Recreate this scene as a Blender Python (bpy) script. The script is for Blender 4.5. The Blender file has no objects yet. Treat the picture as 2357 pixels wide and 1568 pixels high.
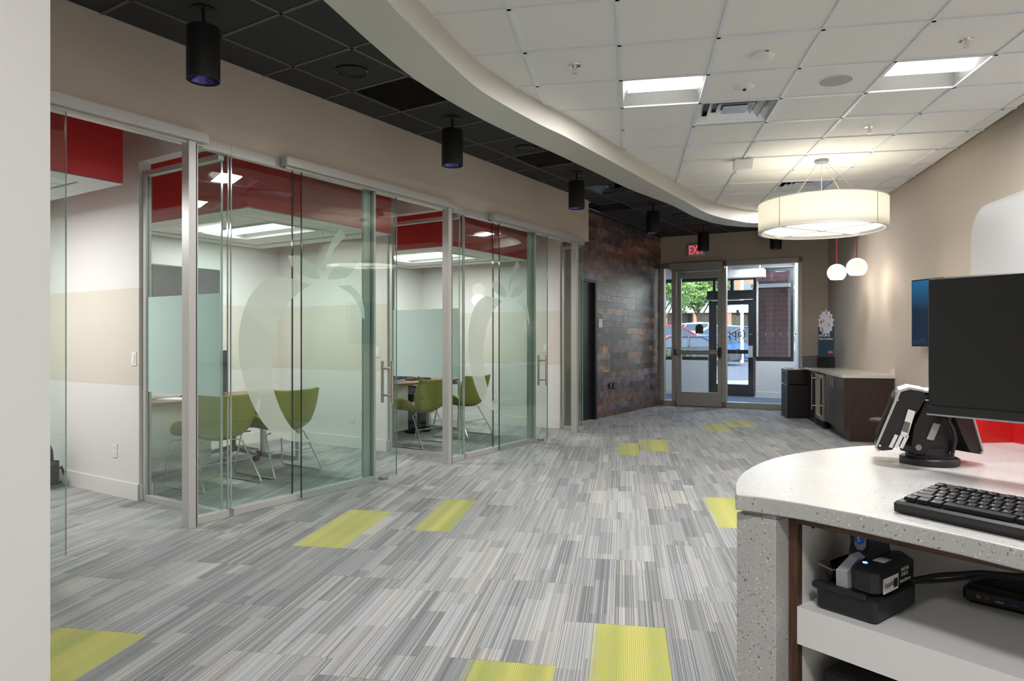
import bpy, math, random
from mathutils import Vector, Matrix
R = random.Random(7)
PI = math.pi
scn = bpy.context.scene
COL = scn.collection

# ------------------------------------------------------------------ camera, world, sun, exposure
H = 1.30; F = 1600.0; CX = 1150.0; CY = 782.0
cam = bpy.data.cameras.new('camera'); camo = bpy.data.objects.new('camera', cam); COL.objects.link(camo)
camo.location = (0, 0, H); camo.rotation_euler = (PI/2, 0, 0)
cam.sensor_width = 36; cam.lens = 36*F/2357
cam.shift_x = (1178.5-CX)/2357; cam.shift_y = -(784-CY)/2357
cam.clip_start = 0.05; cam.clip_end = 400
scn.camera = camo
w = bpy.data.worlds.new('world'); scn.world = w; w.use_nodes = True
nt = w.node_tree; nt.nodes.clear()
sky = nt.nodes.new('ShaderNodeTexSky'); sky.sky_type = 'NISHITA'; sky.sun_disc = False
sky.sun_elevation = math.radians(48); sky.sun_rotation = math.radians(200); sky.air_density = 1.2
bg = nt.nodes.new('ShaderNodeBackground'); bg.inputs[1].default_value = 0.8
wo = nt.nodes.new('ShaderNodeOutputWorld')
nt.links.new(sky.outputs[0], bg.inputs[0]); nt.links.new(bg.outputs[0], wo.inputs[0])
sun = bpy.data.lights.new('sun', 'SUN'); sun.energy = 2.4; sun.angle = math.radians(1.0); sun.color = (1, .95, .88)
suno = bpy.data.objects.new('sun', sun); COL.objects.link(suno)
suno.rotation_euler = Vector((-.35, -1, 1.2)).to_track_quat('Z', 'Y').to_euler()
scn.view_settings.view_transform = 'Standard'; scn.view_settings.look = 'None'
scn.view_settings.gamma = 1; scn.view_settings.use_curve_mapping = False
scn.view_settings.exposure = 0.45
scn.cycles.max_bounces = 10; scn.cycles.diffuse_bounces = 5; scn.cycles.glossy_bounces = 4
scn.cycles.transparent_max_bounces = 24; scn.cycles.transmission_bounces = 6
scn.cycles.sample_clamp_indirect = 6
scn.cycles.caustics_reflective = False; scn.cycles.caustics_refractive = False

LAMP = 1.0
def area(loc, sx, sy, energy, color=(1, .98, .955), rz=0, rot=None, name='area_light'):
    l = bpy.data.lights.new(name, 'AREA'); l.shape = 'RECTANGLE'; l.size = sx; l.size_y = sy
    l.energy = energy*LAMP; l.color = color
    o = bpy.data.objects.new(name, l); COL.objects.link(o); o.location = loc
    o.rotation_euler = rot or (0, 0, rz)
    return o

# ------------------------------------------------------------------ frames
def P(px, py, z):
    Z = F*(z-H)/(CY-py); return ((px-CX)/F*Z, Z)
TH = math.atan((2190-CX)/F); U = (math.sin(TH), math.cos(TH)); V = (-U[1], U[0]); RZ_O = PI/2-TH
P0 = P(527, 1187, 0)
def W(s, v, z=0): return Vector((P0[0]+U[0]*s+V[0]*v, P0[1]+U[1]*s+V[1]*v, z))
def SV(p):
    e = (p[0]-P0[0], p[1]-P0[1]); return (e[0]*U[0]+e[1]*U[1], e[0]*V[0]+e[1]*V[1])
MOD = 2.94
TG = math.atan((1455-CX)/F); GN = (math.cos(TG), -math.sin(TG)); GD = (math.sin(TG), math.cos(TG))
def AB(p): return (p[0]*GN[0]+p[1]*GN[1], p[0]*GD[0]+p[1]*GD[1])
def GW(a, b): return (GN[0]*a+GD[0]*b, GN[1]*a+GD[1]*b)
E0 = Vector((3.18, 13.87, 0)); EA = math.radians(-28.1); EX = (math.cos(EA), math.sin(EA)); EN = (-EX[1], EX[0])
def T(px):   # distance along the entrance wall seen at column px
    k = (px-CX)/F; return (k*E0.y-E0.x)/(EX[0]-k*EX[1])
O0 = Vector((3.94, 16.64, 0)); OA = math.radians(-30); OX = (math.cos(OA), math.sin(OA))
def TO(px, q=O0):
    k = (px-CX)/F; return (k*q.y-q.x)/(OX[0]-k*OX[1])
ZB, ZW, ZS = 3.34, 3.19, 3.005   # black ceiling, white ceiling, soffit underside
ZGT = 2.665

# ------------------------------------------------------------------ materials
def mat(name, col, rough=.6, metal=0., spec=.5, bump=None, var=None, emit=None, coat=0):
    m = bpy.data.materials.new(name); m.use_nodes = True; t = m.node_tree; b = t.nodes['Principled BSDF']
    b.inputs['Base Color'].default_value = (*col, 1); b.inputs['Roughness'].default_value = rough
    b.inputs['Metallic'].default_value = metal; b.inputs['Specular IOR Level'].default_value = spec
    b.inputs['Coat Weight'].default_value = coat
    if emit: b.inputs['Emission Color'].default_value = (*emit[0], 1); b.inputs['Emission Strength'].default_value = emit[1]
    tc = None
    if bump or var:
        tc = t.nodes.new('ShaderNodeTexCoord')
    if bump:
        n = t.nodes.new('ShaderNodeTexNoise'); n.inputs['Scale'].default_value = bump[0]; n.inputs['Detail'].default_value = 3
        bp = t.nodes.new('ShaderNodeBump'); bp.inputs['Strength'].default_value = bump[1]; bp.inputs['Distance'].default_value = .01
        t.links.new(tc.outputs['Object'], n.inputs[0]); t.links.new(n.outputs[0], bp.inputs['Height']); t.links.new(bp.outputs[0], b.inputs['Normal'])
    if var:   # (scale, amount)
        n = t.nodes.new('ShaderNodeTexNoise'); n.inputs['Scale'].default_value = var[0]; n.inputs['Detail'].default_value = 4
        mx = t.nodes.new('ShaderNodeMix'); mx.data_type = 'RGBA'
        mx.inputs[6].default_value = (*[c*(1-var[1]) for c in col], 1); mx.inputs[7].default_value = (*[min(1, c*(1+var[1])) for c in col], 1)
        t.links.new(tc.outputs['Object'], n.inputs[0]); t.links.new(n.outputs[0], mx.inputs[0]); t.links.new(mx.outputs[2], b.inputs['Base Color'])
    return m
def srgb(r, g, b):
    f = lambda c: (c/255/12.92 if c/255 <= .04045 else ((c/255+.055)/1.055)**2.4)
    return (f(r), f(g), f(b))
def N(t, typ, **kw):
    n = t.nodes.new(typ)
    for k, v in kw.items(): setattr(n, k, v)
    return n
def math_n(t, op, a, b=None, c=None, clamp=False):
    n = t.nodes.new('ShaderNodeMath'); n.operation = op; n.use_clamp = clamp
    for i, x in enumerate((a, b, c)):
        if x is None: continue
        if isinstance(x, (int, float)): n.inputs[i].default_value = x
        else: t.links.new(x, n.inputs[i])
    return n.outputs[0]
def mixc(t, f, a, b, bt='MIX'):
    n = t.nodes.new('ShaderNodeMix'); n.data_type = 'RGBA'; n.blend_type = bt
    for i, x in ((0, f), (6, a), (7, b)):
        if isinstance(x, tuple): n.inputs[i].default_value = (*x, 1) if len(x) == 3 else x
        elif isinstance(x, (int, float)): n.inputs[i].default_value = x
        else: t.links.new(x, n.inputs[i])
    return n.outputs[2]
def glass_mat(name, tint, refl=1.0, base=.04):
    m = bpy.data.materials.new(name); m.use_nodes = True; t = m.node_tree; t.nodes.clear()
    lw = N(t, 'ShaderNodeLayerWeight'); lw.inputs[0].default_value = .5
    p5 = math_n(t, 'POWER', lw.outputs['Facing'], 4.0)
    fr = math_n(t, 'MULTIPLY_ADD', p5, .7*refl, base)
    tr = N(t, 'ShaderNodeBsdfTransparent'); tr.inputs[0].default_value = (*tint, 1)
    gl = N(t, 'ShaderNodeBsdfGlossy'); gl.inputs['Roughness'].default_value = 0.0; gl.inputs[0].default_value = (1, 1, 1, 1)
    mx = N(t, 'ShaderNodeMixShader'); o = N(t, 'ShaderNodeOutputMaterial')
    t.links.new(fr, mx.inputs[0]); t.links.new(tr.outputs[0], mx.inputs[1]); t.links.new(gl.outputs[0], mx.inputs[2]); t.links.new(mx.outputs[0], o.inputs[0])
    return m
def film_mat(name, col, alpha):
    m = bpy.data.materials.new(name); m.use_nodes = True; t = m.node_tree; t.nodes.clear()
    tr = N(t, 'ShaderNodeBsdfTransparent'); di = N(t, 'ShaderNodeBsdfDiffuse'); tl = N(t, 'ShaderNodeBsdfTranslucent')
    di.inputs[0].default_value = (*col, 1); tl.inputs[0].default_value = (*col, 1)
    m1 = N(t, 'ShaderNodeMixShader'); m1.inputs[0].default_value = .55
    m2 = N(t, 'ShaderNodeMixShader'); m2.inputs[0].default_value = alpha; o = N(t, 'ShaderNodeOutputMaterial')
    t.links.new(di.outputs[0], m1.inputs[1]); t.links.new(tl.outputs[0], m1.inputs[2])
    t.links.new(tr.outputs[0], m2.inputs[1]); t.links.new(m1.outputs[0], m2.inputs[2]); t.links.new(m2.outputs[0], o.inputs[0])
    return m
def emis(name, col, st):
    m = bpy.data.materials.new(name); m.use_nodes = True; t = m.node_tree; t.nodes.clear()
    e = N(t, 'ShaderNodeEmission'); e.inputs[0].default_value = (*col, 1); e.inputs[1].default_value = st
    o = N(t, 'ShaderNodeOutputMaterial'); t.links.new(e.outputs[0], o.inputs[0]); return m

M = {}
M['tan_wall'] = mat('tan_paint', (.60, .525, .45), .75, bump=(180, .08), var=(1.2, .03))
M['stripe'] = mat('pale_tan_stripe_paint', (.64, .60, .53), .75, bump=(180, .08), var=(1.2, .02))
M['entry_wall'] = mat('entry_paint', (.56, .49, .42), .75, bump=(180, .08), var=(1.2, .03))
M['white_wall'] = mat('white_paint', (.72, .71, .70), .75, bump=(180, .08), var=(1.2, .02))
M['base'] = mat('baseboard_paint', (.74, .73, .71), .5)
M['soffit'] = mat('soffit_paint', (.57, .55, .50), .35, spec=.5, bump=(120, .05), var=(1.0, .03))
M['white_tile'] = mat('white_ceiling_tile', (.82, .82, .805), .85, bump=(260, .25), var=(90, .03))
M['white_grid'] = mat('white_grid_metal', (.76, .80, .86), .3)
M['black_tile'] = mat('black_ceiling_tile', (.032, .032, .033), .8, bump=(260, .25), var=(90, .1))
M['black_grid'] = mat('dark_grid_metal', (.10, .095, .088), .4)
M['alu'] = mat('brushed_aluminium', (.55, .54, .53), .38, .35, bump=(300, .03))
M['alu_dark'] = mat('champagne_aluminium', (.42, .40, .37), .4, .5, bump=(300, .03))
M['steel'] = mat('brushed_steel', (.55, .50, .43), .28, 1.0)
M['chrome'] = mat('chrome', (.8, .8, .8), .08, 1.0)
M['black'] = mat('black_plastic', (.012, .012, .013), .42, bump=(500, .08))
M['black_gloss'] = mat('black_gloss', (.006, .006, .007), .12)
M['black_metal'] = mat('black_metal', (.01, .01, .012), .45, .2)
M['dark_metal'] = mat('dark_frame_metal', (.018, .02, .024), .4, .3)
M['grey_plastic'] = mat('grey_plastic', (.30, .31, .33), .4)
M['red'] = mat('red_paint', (.52, .016, .018), .5, bump=(200, .05), var=(2, .05))
M['red_gloss'] = mat('red_laminate', (.62, .02, .02), .3, var=(3, .03))
M['glass'] = glass_mat('office_glass', (.90, .955, .935))
M['glass_clear'] = glass_mat('clear_glass', (.95, .965, .965), .8, .03)
M['glass_edge'] = mat('glass_edge', (.03, .05, .045), .1, coat=.5)
M['glass_edge_light'] = mat('polished_glass_edge', (.38, .44, .43), .08, .2, coat=.5)
M['frost'] = film_mat('frosted_film', (.72, .83, .81), .92)
M['logo'] = film_mat('etched_logo_film', (.80, .84, .78), .50)
M['white_plastic'] = mat('white_plastic', (.78, .78, .76), .35)
M['white_lam'] = mat('white_laminate', (.72, .72, .72), .4, var=(3, .02))
M['green'] = mat('green_upholstery', (.33, .31, .06), .8, bump=(700, .25), var=(300, .12))
M['mesh'] = mat('charcoal_fabric', (.035, .036, .04), .8, bump=(900, .5))
M['taupe'] = mat('taupe_chair_base', (.25, .22, .20), .4, .4)
M['screen'] = mat('dark_screen', (.006, .007, .008), .08)
M['monitor'] = mat('monitor_screen', (.013, .013, .013), .33, bump=(1500, .05))
M['paper'] = mat('paper', (.8, .8, .78), .7)
M['shade'] = None
M['concrete'] = mat('asphalt', (.13, .13, .135), .9, bump=(30, .3), var=(8, .12))
M['mat'] = mat('blue_grey_entry_mat', (.10, .14, .20), .95, bump=(400, .6), var=(120, .3))
M['leaf'] = mat('tree_leaf', (.18, .30, .07), .7, var=(3, .45))
M['bark'] = mat('tree_bark', (.10, .075, .055), .9, bump=(40, .5))
M['hedge'] = mat('hedge_leaf', (.06, .09, .04), .8, var=(12, .5))
M['beige_cap'] = mat('stone_cap', (.55, .55, .56), .7)

def brick_mat(name, c1, c2, mortar, sc):
    m = bpy.data.materials.new(name); m.use_nodes = True; t = m.node_tree; b = t.nodes['Principled BSDF']
    tc = N(t, 'ShaderNodeTexCoord'); sx = N(t, 'ShaderNodeSeparateXYZ'); cb = N(t, 'ShaderNodeCombineXYZ')
    t.links.new(tc.outputs['Object'], sx.inputs[0]); t.links.new(math_n(t, 'ADD', sx.outputs[0], sx.outputs[1]), cb.inputs[0]); t.links.new(sx.outputs[2], cb.inputs[1])
    br = N(t, 'ShaderNodeTexBrick'); br.inputs['Scale'].default_value = sc; br.inputs['Color1'].default_value = (*c1, 1)
    br.inputs['Color2'].default_value = (*c2, 1); br.inputs['Mortar'].default_value = (*mortar, 1); br.inputs['Mortar Size'].default_value = .012
    t.links.new(cb.outputs[0], br.inputs[0]); t.links.new(br.outputs[0], b.inputs['Base Color']); b.inputs['Roughness'].default_value = .85
    return m
M['brick'] = brick_mat('orange_brick', (.52, .20, .11), (.46, .16, .09), (.45, .33, .26), 2.2)
M['brick_shaded'] = brick_mat('shaded_brick', (.10, .045, .05), (.075, .035, .04), (.13, .10, .11), 2.2)  # the pillar's shade is put into these dark brick colours

def wood_mat(name, ca, cb_, sc=(1, 12, 12), attr=False, rough=.45):
    m = bpy.data.materials.new(name); m.use_nodes = True; t = m.node_tree; b = t.nodes['Principled BSDF']
    tc = N(t, 'ShaderNodeTexCoord'); mp = N(t, 'ShaderNodeMapping'); mp.inputs['Scale'].default_value = sc
    src = tc.outputs['Object']
    if attr:
        oi = N(t, 'ShaderNodeObjectInfo'); va = N(t, 'ShaderNodeVectorMath', operation='ADD')
        sc3 = N(t, 'ShaderNodeVectorMath', operation='SCALE'); cx = N(t, 'ShaderNodeCombineXYZ')
        for i in range(3): t.links.new(oi.outputs['Random'], cx.inputs[i])
        t.links.new(cx.outputs[0], sc3.inputs[0]); sc3.inputs['Scale'].default_value = 37
        t.links.new(src, va.inputs[0]); t.links.new(sc3.outputs[0], va.inputs[1]); src = va.outputs[0]
    t.links.new(src, mp.inputs[0])
    n = N(t, 'ShaderNodeTexNoise'); n.inputs['Scale'].default_value = 6; n.inputs['Detail'].default_value = 6; n.inputs['Distortion'].default_value = .6
    t.links.new(mp.outputs[0], n.inputs[0])
    cr = N(t, 'ShaderNodeValToRGB'); cr.color_ramp.elements[0].position = .3; cr.color_ramp.elements[1].position = .72
    cr.color_ramp.elements[0].color = (*ca, 1); cr.color_ramp.elements[1].color = (*cb_, 1); t.links.new(n.outputs[0], cr.inputs[0])
    c = cr.outputs[0]
    if attr:
        c = mixc(t, 1.0, c, oi.outputs['Color'], 'MULTIPLY')
        n2 = N(t, 'ShaderNodeTexNoise'); n2.inputs['Scale'].default_value = 5; n2.inputs['Detail'].default_value = 5; t.links.new(src, n2.inputs[0])
        cr2 = N(t, 'ShaderNodeValToRGB'); cr2.color_ramp.elements[0].position = .38; cr2.color_ramp.elements[1].position = .62
        cr2.color_ramp.elements[0].color = (.38, .36, .38, 1); cr2.color_ramp.elements[1].color = (1.0, 1.0, 1.0, 1)
        t.links.new(n2.outputs[0], cr2.inputs[0]); c = mixc(t, 1.0, c, cr2.outputs[0], 'MULTIPLY')
        wv = N(t, 'ShaderNodeTexWave', bands_direction='X'); wv.inputs['Scale'].default_value = 22; wv.inputs['Distortion'].default_value = 5; t.links.new(src, wv.inputs[0])
        c = mixc(t, .22, c, mixc(t, wv.outputs[1], (.3, .28, .3), (1, 1, 1)), 'MULTIPLY')
    t.links.new(c, b.inputs['Base Color']); b.inputs['Roughness'].default_value = rough
    bp = N(t, 'ShaderNodeBump'); bp.inputs['Strength'].default_value = .3; bp.inputs['Distance'].default_value = .01
    t.links.new(n.outputs[0], bp.inputs['Height']); t.links.new(bp.outputs[0], b.inputs['Normal'])
    return m
M['reclaimed'] = wood_mat('reclaimed_wood', (.40, .36, .36), (1, .95, .9), (1.5, 14, 14), True, .30)
M['walnut'] = wood_mat('walnut_edge', (.045, .02, .012), (.13, .065, .035), (14, 14, 1.2))
M['walnut_h'] = wood_mat('walnut_edge_horizontal', (.05, .024, .014), (.15, .08, .045), (1.2, 14, 14))
M['espresso'] = wood_mat('espresso_wood', (.018, .007, .005), (.045, .02, .014), (10, 10, .8), rough=.35)
M['desk'] = wood_mat('desk_laminate', (.16, .09, .055), (.27, .16, .11), (1, 8, 8), rough=.4)

def terrazzo(name, scale, dens):
    m = bpy.data.materials.new(name); m.use_nodes = True; t = m.node_tree; b = t.nodes['Principled BSDF']
    tc = N(t, 'ShaderNodeTexCoord'); c = None
    base = (.66, .65, .62)
    n0 = N(t, 'ShaderNodeTexNoise'); n0.inputs['Scale'].default_value = 12; t.links.new(tc.outputs['Object'], n0.inputs[0])
    col = mixc(t, n0.outputs[0], (.42, .42, .415), (.49, .49, .48))
    dn = N(t, 'ShaderNodeTexNoise'); dn.inputs['Scale'].default_value = 90; t.links.new(tc.outputs['Object'], dn.inputs[0])
    dv = N(t, 'ShaderNodeVectorMath', operation='MULTIPLY_ADD'); dv.inputs[1].default_value = (.012,)*3
    t.links.new(dn.outputs['Color'], dv.inputs[0]); t.links.new(tc.outputs['Object'], dv.inputs[2])
    for sc, th, cc in ((scale, dens, (.17, .16, .14)), (scale*2.1, dens*1.1, (.30, .29, .27)), (scale*1.4, dens*.9, (.80, .79, .77))):
        v = N(t, 'ShaderNodeTexVoronoi'); v.inputs['Scale'].default_value = sc; t.links.new(dv.outputs[0], v.inputs[0])
        sp = N(t, 'ShaderNodeSeparateColor'); t.links.new(v.outputs['Color'], sp.inputs[0])
        pick = math_n(t, 'GREATER_THAN', sp.outputs[0], .62)
        r = math_n(t, 'MULTIPLY', sp.outputs[1], th)
        f = math_n(t, 'MULTIPLY', math_n(t, 'LESS_THAN', v.outputs['Distance'], r), pick)
        col = mixc(t, f, col, cc)
    t.links.new(col, b.inputs['Base Color']); b.inputs['Roughness'].default_value = .28; b.inputs['Specular IOR Level'].default_value = .32
    return m
M['quartz'] = terrazzo('speckled_quartz', 150, .36)
M['bar_top'] = mat('pale_stone_top', (.66, .63, .58), .12, var=(60, .04))

def carpet_mat():
    m = bpy.data.materials.new('striped_carpet'); m.use_nodes = True; t = m.node_tree; b = t.nodes['Principled BSDF']
    uv = N(t, 'ShaderNodeUVMap'); uv.uv_map = 'UVMap'; sp = N(t, 'ShaderNodeSeparateXYZ'); t.links.new(uv.outputs[0], sp.inputs[0])
    at = N(t, 'ShaderNodeAttribute', attribute_name='pk'); sc = N(t, 'ShaderNodeSeparateColor'); t.links.new(at.outputs['Color'], sc.inputs[0])
    rnd, g0, g1 = sc.outputs[0], sc.outputs[1], sc.outputs[2]
    u, v = sp.outputs[0], sp.outputs[1]
    off = math_n(t, 'MULTIPLY', rnd, 91.7)
    def noise1(scale, vv, o=0., det=1):
        c = N(t, 'ShaderNodeCombineXYZ'); t.links.new(math_n(t, 'MULTIPLY', u, scale), c.inputs[0])
        t.links.new(vv, c.inputs[1]); t.links.new(math_n(t, 'ADD', off, o), c.inputs[2])
        n = N(t, 'ShaderNodeTexNoise'); n.inputs['Scale'].default_value = 1; n.inputs['Detail'].default_value = det
        t.links.new(c.outputs[0], n.inputs[0]); return n.outputs[0]
    blk = math_n(t, 'FLOOR', math_n(t, 'MULTIPLY', math_n(t, 'ADD', v, math_n(t, 'MULTIPLY', math_n(t, 'FLOOR', math_n(t, 'MULTIPLY', u, 9)), .37)), 2.1))
    zero = math_n(t, 'MULTIPLY', v, 0.)
    broad = noise1(7, math_n(t, 'MULTIPLY', blk, 3.3))
    mid = noise1(45, math_n(t, 'MULTIPLY', blk, 1.7), 5.)
    fine = noise1(170, zero, 9., 0)
    s1 = math_n(t, 'MULTIPLY', math_n(t, 'SUBTRACT', broad, .5), 1.15)
    cord = math_n(t, 'MULTIPLY', math_n(t, 'SINE', math_n(t, 'MULTIPLY', u, 2*PI/.0085)), .16)
    s2 = math_n(t, 'MULTIPLY', math_n(t, 'SUBTRACT', mid, .5), .8)
    s3 = math_n(t, 'MULTIPLY', math_n(t, 'SUBTRACT', fine, .5), 1.5)
    s4 = math_n(t, 'MULTIPLY', math_n(t, 'SUBTRACT', rnd, .5), .35)
    lvl = math_n(t, 'ADD', math_n(t, 'ADD', s1, s2), math_n(t, 'ADD', math_n(t, 'ADD', s3, math_n(t, 'ADD', s4, cord)), .44), clamp=True)
    hue = noise1(5, math_n(t, 'MULTIPLY', blk, 2.3), 21.)
    lightc = mixc(t, math_n(t, 'MULTIPLY_ADD', math_n(t, 'SUBTRACT', hue, .5), 4., .5, clamp=True), (.485, .51, .53), (.545, .525, .50))
    col = mixc(t, lvl, (.088, .100, .110), lightc)
    # green band between g0 and g1 across the plank (g1==0: none)
    w_ = .07
    a = math_n(t, 'DIVIDE', math_n(t, 'SUBTRACT', u, math_n(t, 'SUBTRACT', math_n(t, 'MULTIPLY', g0, .45), w_/2)), w_, clamp=True)
    c_ = math_n(t, 'DIVIDE', math_n(t, 'SUBTRACT', math_n(t, 'ADD', math_n(t, 'MULTIPLY', g1, .45), w_/2), u), w_, clamp=True)
    mk = math_n(t, 'MULTIPLY', math_n(t, 'MULTIPLY', a, c_), math_n(t, 'GREATER_THAN', g1, .01))
    lines = math_n(t, 'GREATER_THAN', noise1(260, zero, 3., 0), .40)
    mk2 = math_n(t, 'MULTIPLY', mk, math_n(t, 'MULTIPLY_ADD', lines, .22, .78))
    dn = math_n(t, 'GREATER_THAN', math_n(t, 'ADD', mk, math_n(t, 'MULTIPLY', math_n(t, 'SUBTRACT', noise1(150, zero, 7., 0), .5), 1.1)), .5)
    mk3 = math_n(t, 'MULTIPLY', mk2, math_n(t, 'MAXIMUM', dn, .2))
    gcol = mixc(t, math_n(t, 'MULTIPLY_ADD', math_n(t, 'SUBTRACT', noise1(8, zero, 31.), .5), 3.0, .5, clamp=True), (.36, .43, .012), (.72, .66, .08))
    gcol = mixc(t, math_n(t, 'MULTIPLY_ADD', cord, 1.6, .30, clamp=True), gcol, (.17, .19, .06))
    col = mixc(t, mk3, col, gcol)
    # loop pile
    sc2 = N(t, 'ShaderNodeCombineXYZ'); t.links.new(math_n(t, 'MULTIPLY', u, 300), sc2.inputs[0]); t.links.new(math_n(t, 'MULTIPLY', v, 220), sc2.inputs[1])
    n2 = N(t, 'ShaderNodeTexNoise'); n2.inputs['Scale'].default_value = 1; n2.inputs['Detail'].default_value = 2; t.links.new(sc2.outputs[0], n2.inputs[0])
    col = mixc(t, .55, col, mixc(t, n2.outputs[0], (.25, .25, .25), (1.0, 1.0, 1.0)), 'MULTIPLY')
    hs = N(t, 'ShaderNodeBrightContrast'); hs.inputs['Bright'].default_value = .05; t.links.new(col, hs.inputs[0])
    t.links.new(hs.outputs[0], b.inputs['Base Color']); b.inputs['Roughness'].default_value = .8; b.inputs['Specular IOR Level'].default_value = .35
    b.inputs['Sheen Weight'].default_value = .25; b.inputs['Sheen Roughness'].default_value = .4
    bp = N(t, 'ShaderNodeBump'); bp.inputs['Strength'].default_value = .5; bp.inputs['Distance'].default_value = .003
    t.links.new(math_n(t, 'ADD', n2.outputs[0], fine), bp.inputs['Height']); t.links.new(bp.outputs[0], b.inputs['Normal'])
    return m
M['carpet'] = carpet_mat()

# ------------------------------------------------------------------ mesh helpers
class MB:
    def __init__(s): s.v = []; s.f = []; s.m = Matrix.Identity(4)
    def add(s, vs, fs):
        n = len(s.v); s.v += [tuple(s.m @ Vector(p)) for p in vs]; s.f += [tuple(i+n for i in f) for f in fs]; return s
    def box(s, x0, x1, y0, y1, z0, z1):
        return s.add([(x0, y0, z0), (x1, y0, z0), (x1, y1, z0), (x0, y1, z0), (x0, y0, z1), (x1, y0, z1), (x1, y1, z1), (x0, y1, z1)],
                     [(0, 3, 2, 1), (4, 5, 6, 7), (0, 1, 5, 4), (1, 2, 6, 5), (2, 3, 7, 6), (3, 0, 4, 7)])
    def bbox(s, x0, x1, y0, y1, z0, z1, b=.005):   # chamfered box (edges of the z direction and top/bottom)
        def ring(x0, x1, y0, y1, z, c): return [(x0+c, y0, z), (x1-c, y0, z), (x1, y0+c, z), (x1, y1-c, z), (x1-c, y1, z), (x0+c, y1, z), (x0, y1-c, z), (x0, y0+c, z)]
        rs = [ring(x0+b, x1-b, y0+b, y1-b, z0, b), ring(x0, x1, y0, y1, z0+b, b), ring(x0, x1, y0, y1, z1-b, b), ring(x0+b, x1-b, y0+b, y1-b, z1, b)]
        return s.loft(rs)
    def loft(s, rings, cap=True, close=True):
        k = len(rings[0]); vs = [p for r in rings for p in r]; fs = []
        for i in range(len(rings)-1):
            for j in range(k if close else k-1):
                j2 = (j+1) % k; fs.append((i*k+j, i*k+j2, (i+1)*k+j2, (i+1)*k+j))
        if cap: fs.append(tuple(range(k-1, -1, -1))); fs.append(tuple((len(rings)-1)*k+j for j in range(k)))
        return s.add(vs, fs)
    def prism(s, poly, z0, z1): return s.loft([[(x, y, z0) for x, y in poly], [(x, y, z1) for x, y in poly]])
    def prism_x(s, poly, x0, x1): return s.loft([[(x0, y, z) for y, z in poly], [(x1, y, z) for y, z in poly]])
    def prism_y(s, poly, y0, y1): return s.loft([[(x, y0, z) for x, z in poly], [(x, y1, z) for x, z in poly]])
    def lathe(s, prof, cx=0, cy=0, n=24, cap=True):
        return s.loft([[(cx+r*math.cos(2*PI*j/n), cy+r*math.sin(2*PI*j/n), z) for j in range(n)] for r, z in prof], cap)
    def cyl(s, a, b, r, n=12, r2=None):
        a = Vector(a); b = Vector(b); d = (b-a).normalized(); x = d.orthogonal().normalized(); y = d.cross(x); r2 = r if r2 is None else r2
        return s.loft([[tuple(a+x*math.cos(2*PI*j/n)*r+y*math.sin(2*PI*j/n)*r) for j in range(n)], [tuple(b+x*math.cos(2*PI*j/n)*r2+y*math.sin(2*PI*j/n)*r2) for j in range(n)]])
    def tube(s, pts, r, n=8):
        pts = [Vector(p) for p in pts]; rings = []; x = None
        for i, p in enumerate(pts):
            d = (pts[min(i+1, len(pts)-1)]-pts[max(i-1, 0)]).normalized()
            x = d.orthogonal().normalized() if x is None else (x-d*x.dot(d)).normalized()
            y = d.cross(x); rings.append([tuple(p+x*math.cos(2*PI*j/n)*r+y*math.sin(2*PI*j/n)*r) for j in range(n)])
        return s.loft(rings)
    def sph(s, c, rx, ry=None, rz=None, n=12, m=8):
        ry = ry or rx; rz = rz or rx
        return s.loft([[(c[0]+rx*math.sin(PI*i/m)*math.cos(2*PI*j/n), c[1]+ry*math.sin(PI*i/m)*math.sin(2*PI*j/n), c[2]-rz*math.cos(PI*i/m)) for j in range(n)] for i in [.05]+list(range(1, m))+[m-.05]])
def link(name, mb, m, parent=None, smooth=False, solid=None, subsurf=0):
    me = bpy.data.meshes.new(name); me.from_pydata(mb.v, [], mb.f); me.update()
    if m: me.materials.append(m)
    o = bpy.data.objects.new(name, me); COL.objects.link(o)
    if parent: o.parent = parent
    import bmesh
    bm = bmesh.new(); bm.from_mesh(me); bmesh.ops.recalc_face_normals(bm, faces=bm.faces); bm.to_mesh(me); bm.free()
    if smooth:
        me.polygons.foreach_set('use_smooth', [True]*len(me.polygons))
        try: me.set_sharp_from_angle(angle=math.radians(40))
        except Exception: pass
    if solid: md = o.modifiers.new('s', 'SOLIDIFY'); md.thickness = solid; md.offset = 0
    if subsurf: md = o.modifiers.new('b', 'SUBSURF'); md.levels = subsurf; md.render_levels = subsurf
    return o
def tag(o, label=None, cat=None, group=None, kind=None):
    if label: o['label'] = label
    if cat: o['category'] = cat
    if group: o['group'] = group
    if kind: o['kind'] = kind
    return o
def thing(name, label, cat, loc=(0, 0, 0), rz=0, group=None):
    o = bpy.data.objects.new(name, None); COL.objects.link(o); o.location = loc; o.rotation_euler = (0, 0, rz)
    o.empty_display_size = .1
    return tag(o, label, cat, group)
def frame(name, loc=(0, 0, 0), rz=0, label=None):
    o = bpy.data.objects.new(name, None); COL.objects.link(o); o.location = loc; o.rotation_euler = (0, 0, rz); o['kind'] = 'structure'
    if label: o['label'] = label
    return o
def struct(name, mb, m, label=None, loc=(0, 0, 0), rz=0, **k):
    o = link(name, mb, m, **k); o.location = loc; o.rotation_euler = (0, 0, rz); o['kind'] = 'structure'
    if label: o['label'] = label
    return o
def copy_tree(o, parent=None):
    c = o.copy(); COL.objects.link(c); c.parent = parent
    for ch in list(o.children): copy_tree(ch, c)
    return c
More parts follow.
